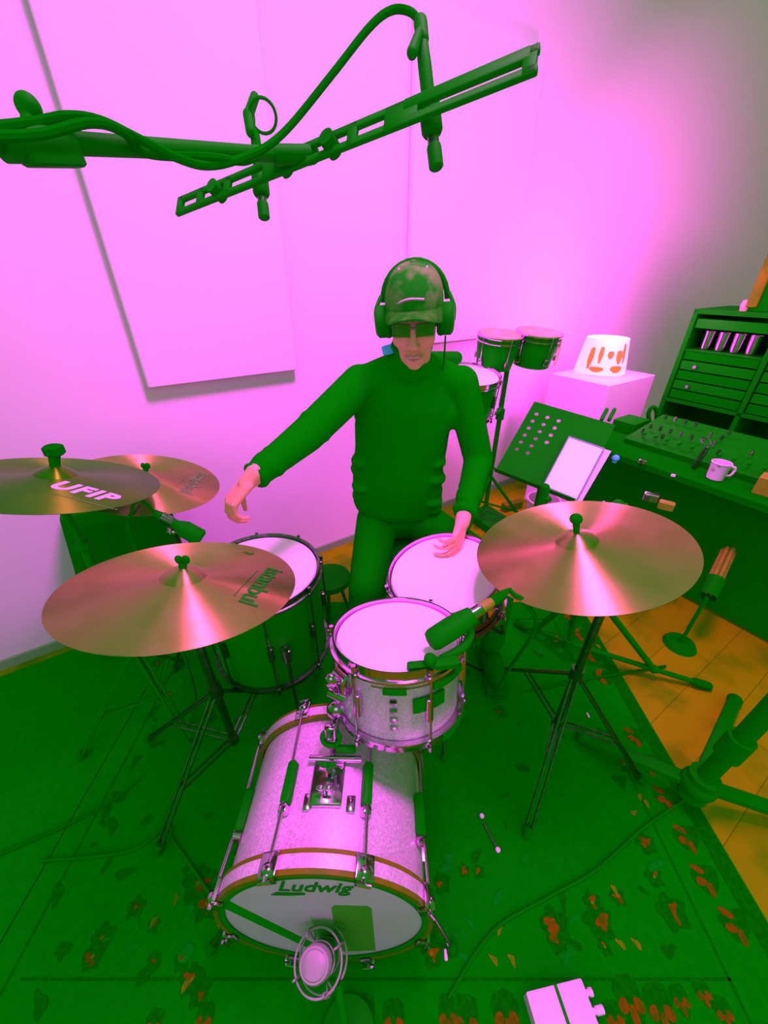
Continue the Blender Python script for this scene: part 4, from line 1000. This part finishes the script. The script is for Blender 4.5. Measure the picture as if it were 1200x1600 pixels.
# tablet
def on_stand(px, py, off):
    D = at(px, py, zc=1.0)-V((0, 0, CAM_H)); tt = (OM + nm*off - V((0, 0, CAM_H))).dot(nm)/D.dot(nm); return V((0, 0, CAM_H)) + D*tt
def slab(name, pts, th, m, par=None):
    return MB().prism(pts, -nm*th).build(name, m, par, smooth=False)
Q = [on_stand(*p, .030) for p in ((847, 760), (889, 681), (945, 700), (901, 783))]
t2 = thing('tablet', 'lit pale pink tablet with slate frame leaning on the music stand', 'tablet', Q[0])
slab('frame', Q, .010, M['frame_blue'], t2)
cq = sum(Q, V())/4; slab('screen', [cq + (p-cq)*.93 + nm*.0012 for p in Q], .001, M['paper'], t2)
Q = [on_stand(*p, .012) for p in ((858, 764), (900, 686), (955, 705), (908, 785))]
tag(slab('sheet_music', Q, .008, M['white']), 'pale pink sheets behind the tablet on the music stand', 'sheet music')
for px in (944, 956):
    tag(MB().obox(on_stand(px, 648, .0), exm, eym, nm, .016, .065, .022, .006).build('clothes_peg', M['black_shell']), 'dark peg on the top edge of the music stand, ' + ('left one' if px < 950 else 'right one'), 'peg', 'pegs on the music stand')
q = S(.25, 1.02, .04)
# black mic body below the tablet
t = thing('hanging_microphone', 'dark green microphone hanging below the tablet by the bin', 'microphone', at(848, 805, d=1.45))
MB().capsule(at(852, 762, d=1.52), .020, at(845, 806, d=1.50), .018).build('body', M['black'], t)
MB().ball(at(856, 780, d=1.50), .018, .014, .014).build('switch', M['black'], t)

# white cabinet with the glowing lamp
lp = at(938, 572, d=2.62)
t = thing('white_cabinet', 'pale pink cabinet by the back wall under the glowing lamp', 'cabinet', (lp.x, lp.y, 0))
ctop = lp.z - .05
MB().obox((lp.x+.03, lp.y, ctop/2), E2, NW, (0, 0, 1), .52, .40, ctop, .006).build('body', M['wall'], t)
MB().obox(V((lp.x+.03, lp.y, ctop*.35))+NW*.205, E2, NW, (0, 0, 1), .24, .014, ctop*.5, .004).build('door', M['wall'], t)
MB().ball(V((lp.x+.12, lp.y, ctop*.5))+NW*.222, .012).build('knob', M['chrome'], t)
t = thing('table_lamp', 'glowing table lamp with orange patches beside the back wall', 'lamp', (lp.x, lp.y, ctop))
MB().cyl((lp.x, lp.y, ctop), (lp.x, lp.y, ctop+.02), .09).build('base', M['white'], t)
MB().lathe((lp.x, lp.y, ctop+.02), (0, 0, 1), [(.15, 0), (.12, .20), (.115, .20), (.145, 0)], 40, closed=True).build('shade', M['glow'], t)
b = MB()
for a0, h0, wA, hh_ in ((-2.55, .10, .13, .13), (-2.15, .12, .10, .10), (-1.75, .12, .14, .045), (-1.35, .11, .16, .08), (-1.1, .13, .10, .12), (-2.2, .035, .30, .032), (-1.4, .04, .28, .042)):
    pts = []
    for k in range(10):
        a = 2*PI*k/10; al = a0 + wA*math.cos(a); hz_ = h0 + hh_/2*math.sin(a)*(1+.2*math.sin(3*a)); r = .152 - .15*hz_
        pts.append((lp.x + r*math.cos(al), lp.y + r*math.sin(al), ctop+.02+hz_))
    b.add(pts, [tuple(range(10))])
b.build('orange_patches', M['glow_orange'], t)
pl = bpy.data.lights.new('lamp_bulb', 'POINT'); pl.energy = 50; pl.color = (1.0, .04, .74); pl.shadow_soft_size = .06
plo = bpy.data.objects.new('lamp_bulb', pl); COL.objects.link(plo); plo.location = (lp.x-.05, lp.y-.22, ctop+.42)

# ------------------------------------------------------------------ desk with gear, rack, cabinet on the right
DF = V((1.0, 2.0, 0)); DZ = .74; DL, DW = 1.3, .62
t = thing('desk', 'dark desk crowded with gear in front of the rack at right', 'desk', DF + E1*.65 + E2*.3)
MB().obox(DF + E1*DL/2 + E2*DW/2 + V((0, 0, DZ-.015)), E1, E2, (0, 0, 1), DL, DW, .03, .004).build('desktop', M['rubber'], t)
MB().obox(DF + E1*DL/2 + E2*.28 + V((0, 0, .37)), E1, E2, (0, 0, 1), DL-.1, .02, .70).build('modesty_panel', M['black'], t)
for s_, q in ((.05, .30), (DL-.05, .30), (.05, DW-.05), (DL-.05, DW-.05)):
    MB().obox(DF + E1*s_ + E2*q + V((0, 0, .36)), E1, E2, (0, 0, 1), .05, .05, .72).build('leg', M['black'], t)
def D(s_, q, z=0): return DF + E1*s_ + E2*q + V((0, 0, DZ+z))
t = thing('mixing_desk', 'low dark green mixing desk with small pale knobs on the desk', 'mixer', D(.55, .34))
b = MB(); b.obox(D(.50, .36, .035), E1, (E2+V((0, 0, .18))).normalized(), (V((0, 0, 1))-E2*.18).normalized(), .62, .36, .05, .008); b.build('case', M['black'], t)
rg = random.Random(3)
for i in range(12):
    for k in range(4):
        if rg.random() < .55:
            p = D(.24+.048*i, .24+.07*k, .072+.012*k - .004); MB().cyl(p-V((0, 0, .012)), p+V((0, 0, .012)), .008, .006, n=10).build('knob', M['dim_chrome'] if rg.random() < .75 else M['chrome'], t)
for i in range(10):
    p = D(.26+.055*i, .22, .062); MB().obox(p, E1, E2, (0, 0, 1), .012, .028, .016, .003).build('fader', M['black_shell'], t)
mg = at(1116, 748, z=DZ)
t = thing('mug', 'pale pink mug with green pattern on the dark desk', 'mug', mg)
MB().lathe(mg, (0, 0, 1), [(.026, .001), (.031, .004), (.035, .070), (.037, .077), (.033, .077), (.028, .010), (.001, .008)], 32).build('cup', M['mug'], t)
MB().tube([mg+V((.033, -.008, .060)), mg+V((.053, -.013, .058)), mg+V((.057, -.013, .040)), mg+V((.049, -.011, .020)), mg+V((.030, -.006, .018))], .0045, sub=5).build('handle', M['white'], t)
MB().ring(mg+V((0, 0, .076)), (0, 0, 1), .035, .0025, 32).build('rim', M['white'], t)
q = at(1103, 690, z=DZ+.13); tag(MB().ring(q, (.1, -.5, 1), .022, .0022, 28).capsule(q-V((0, 0, .12)), .012, q-V((0, .02, .02)), .01).build('ring_clip', M['dim_chrome']), 'thin ring on a small holder behind the mug', 'clip')
q = at(1090, 712, z=DZ); tag(MB().box((q.x, q.y, DZ+.009), .10, .03, .018, -.4, .006).build('marker_pen', M['orange_glass']), 'orange marker pen lying behind the mug', 'pen')
q = at(962, 716, z=DZ+.02); tag(MB().ball(q, .016).cyl(q-V((0, 0, .02)), q, .010).build('push_button', M['blue']), 'small blue button beside the tablet', 'button')
for px, py, w_, m_, lb in ((1005, 718, .03, 'chrome', 'bright little adapter near the mixer'), (1018, 775, .05, 'chrome', 'shiny metal clamp on the near side of the desk'), (1042, 788, .05, 'wood_tan', 'tan tape box at the front edge of the desk'), (1054, 738, .016, 'white', 'tiny pale knob in front of the mug')):
    q = at(px, py, z=DZ+.02); tag(MB().box((q.x, q.y, DZ+w_*.3), w_, w_*.6, w_*.6, -.6, w_*.12).build('small_part', M[m_]), lb, 'small part')
# boxes at the back of the desk
p = at(982, 655, d=2.14)
tag(MB().obox((p.x+.02, p.y, (DZ+p.z)/2), E2, NW, (0, 0, 1), .16, .12, p.z-DZ, .006).build('flight_case', M['black']), 'dark green box standing at the back of the desk by the pegs', 'box')
tag(MB().tube([at(1018, 672, d=2.2), at(1013, 648, d=2.2), at(1020, 636, d=2.2), at(1026, 645, d=2.2), at(1024, 680, d=2.2)], .011).build('case_handle_strap', M['rubber']), 'dark green carrying strap standing up beside the rack', 'strap')
# rack
R0 = V((1.82, 2.57, 0)); RZT = 1.32
def RK_(s_, q, z): return R0 + E1*s_ + E2*q + V((0, 0, z))
t = thing('equipment_rack', 'tall dark green equipment rack with open bays behind the desk at right', 'rack', RK_(.6, .3, 0))
b = MB(); RLn = 1.25
for q in (0.012, .42, .83, RLn-.012): b.obox(RK_(q, .25, RZT/2), E1, E2, (0, 0, 1), .024, .5, RZT)
b.obox(RK_(RLn/2, .25, RZT-.012), E1, E2, (0, 0, 1), RLn, .5, .024); b.obox(RK_(RLn/2, .25, .03), E1, E2, (0, 0, 1), RLn, .5, .06); b.obox(RK_(RLn/2, .49, RZT/2), E1, E2, (0, 0, 1), RLn, .012, RZT)
b.obox(RK_(RLn/2, .25, .80), E1, E2, (0, 0, 1), RLn, .5, .02)
b.build('carcass', M['black'], t, smooth=False)
rg = random.Random(5)
for bi, q in enumerate((.216, .625, 1.03)):
    for k in range(8):
        z = .84 + .058*k
        if k in (5, 6) and bi < 2: continue
        u_ = MB().obox(RK_(q, .04, z), E1, E2, (0, 0, 1), .375, .06, .05, .004).build('rack_unit', M['black_shell'] if k % 2 else M['cab'], t)
        if bi == 0 and k in (1, 3): MB().cyl(RK_(q-.10, .005, z), RK_(q-.10, -.012, z), .009).build('knob', M['chrome'], u_)
# bright glassware and amber bits in the open bays of the rack
for i in range(4):
    base_ = RK_(.10+.075*i, .07, 1.105); tt = thing('drinking_glass', ('first', 'second', 'third', 'last')[i] + ' shiny glass from the left in the open left bay of the rack', 'glass', base_, 'glasses in the rack')
    MB().lathe(base_, (0, 0, 1), [(.022, 0), (.026, .004), (.030, .10), (.0285, .10), (.024, .008)], 20, closed=True).build('cup', M['chrome'], tt)
for i in range(4):
    base_ = RK_(.50+.08*i, .07, 1.105); tt = thing('spice_jar', ('first', 'second', 'third', 'last')[i] + ' amber jar from the left in the middle bay of the rack', 'jar', base_, 'amber jars in the rack')
    MB().lathe(base_, (0, 0, 1), [(.024, 0), (.030, .004), (.030, .05), (.02, .06), (.001, .06)], 20).build('glass', M['orange_glass'], tt)
    MB().cyl(base_+V((0, 0, .058)), base_+V((0, 0, .078)), .021).build('lid', M['chrome'], tt)
# shelf under the open bays
for bi, q in enumerate((.216, .625)): MB().obox(RK_(q, .24, 1.098), E1, E2, (0, 0, 1), .385, .46, .012).build('shelf', M['black'], t)
t = thing('tall_cabinet', 'dark cabinet with a wooden edge standing on top of the rack', 'cabinet', RK_(.6, .25, RZT))
MB().obox(RK_(.23+.38, .26, RZT+.36), E1, E2, (0, 0, 1), .76, .42, .72, .008).build('body', M['cab'], t)
MB().obox(RK_(.245, .045, RZT+.37), E1, E2, (0, 0, 1), .05, .02, .70, .008).build('wooden_edge', M['brown_wood'], t)
rg = random.Random(8)
for k in range(10):
    z = RZT + .05 + .05*k; MB().obox(RK_(.30+rg.uniform(.02, .3), .045, z), E1, E2, (0, 0, 1), rg.uniform(.03, .10), .01, .010, .003).build('trim_slat', M['brown_wood'] if k % 3 == 0 else M['black_shell'], t)
q = RK_(.215, .06, RZT+.02)
tag(MB().lathe(q-V((0, 0, .02)), (0, 0, 1), [(.018, 0), (.024, .03), (.018, .05), (.01, .055)], 20).build('small_pot', M['tan']), 'little pale pot at the foot of the dark cabinet on the rack', 'pot')
# bundle of sticks on the floor side, and a tan box at the edge
q0, q1 = at(1118, 905, z=.35), at(1138, 862, z=.42)
t = thing('stick_bundle', 'tan wooden sticks in a dark holder on a thin stand right of the ride', 'drumsticks', (q0.x, q0.y, 0))
axs = (q1-q0).normalized(); u, v, _ = frame(axs)
for k in range(7):
    e = (math.cos(k*2*PI/6)*u + math.sin(k*2*PI/6)*v)*(.019 if k < 6 else 0)
    MB().capsule(q0+e-axs*.07, .0100, q1+e+axs*(.005*(k % 3)), .0095, 10).build('stick', M['wood_tan'], t)
MB().lathe(q0-axs*.10, axs, [(.032, 0), (.034, .08), (.037, .10), (.033, .10), (.030, .01)], 24, closed=True).build('sleeve', M['black'], t)
qb = q0-axs*.10; MB().cyl(qb, (qb.x, qb.y, .02), .008).cyl((qb.x, qb.y, 0), (qb.x, qb.y, .02), .07, .06, 28).build('holder_stand', M['black_metal'], t)
q = at(1192, 762, z=DZ+.03)
tag(MB().box((q.x+.04, q.y, DZ+.035), .10, .08, .07, -.9, .004).build('cardboard_box', M['wood_tan']), 'small tan box at the right end of the desk', 'box')
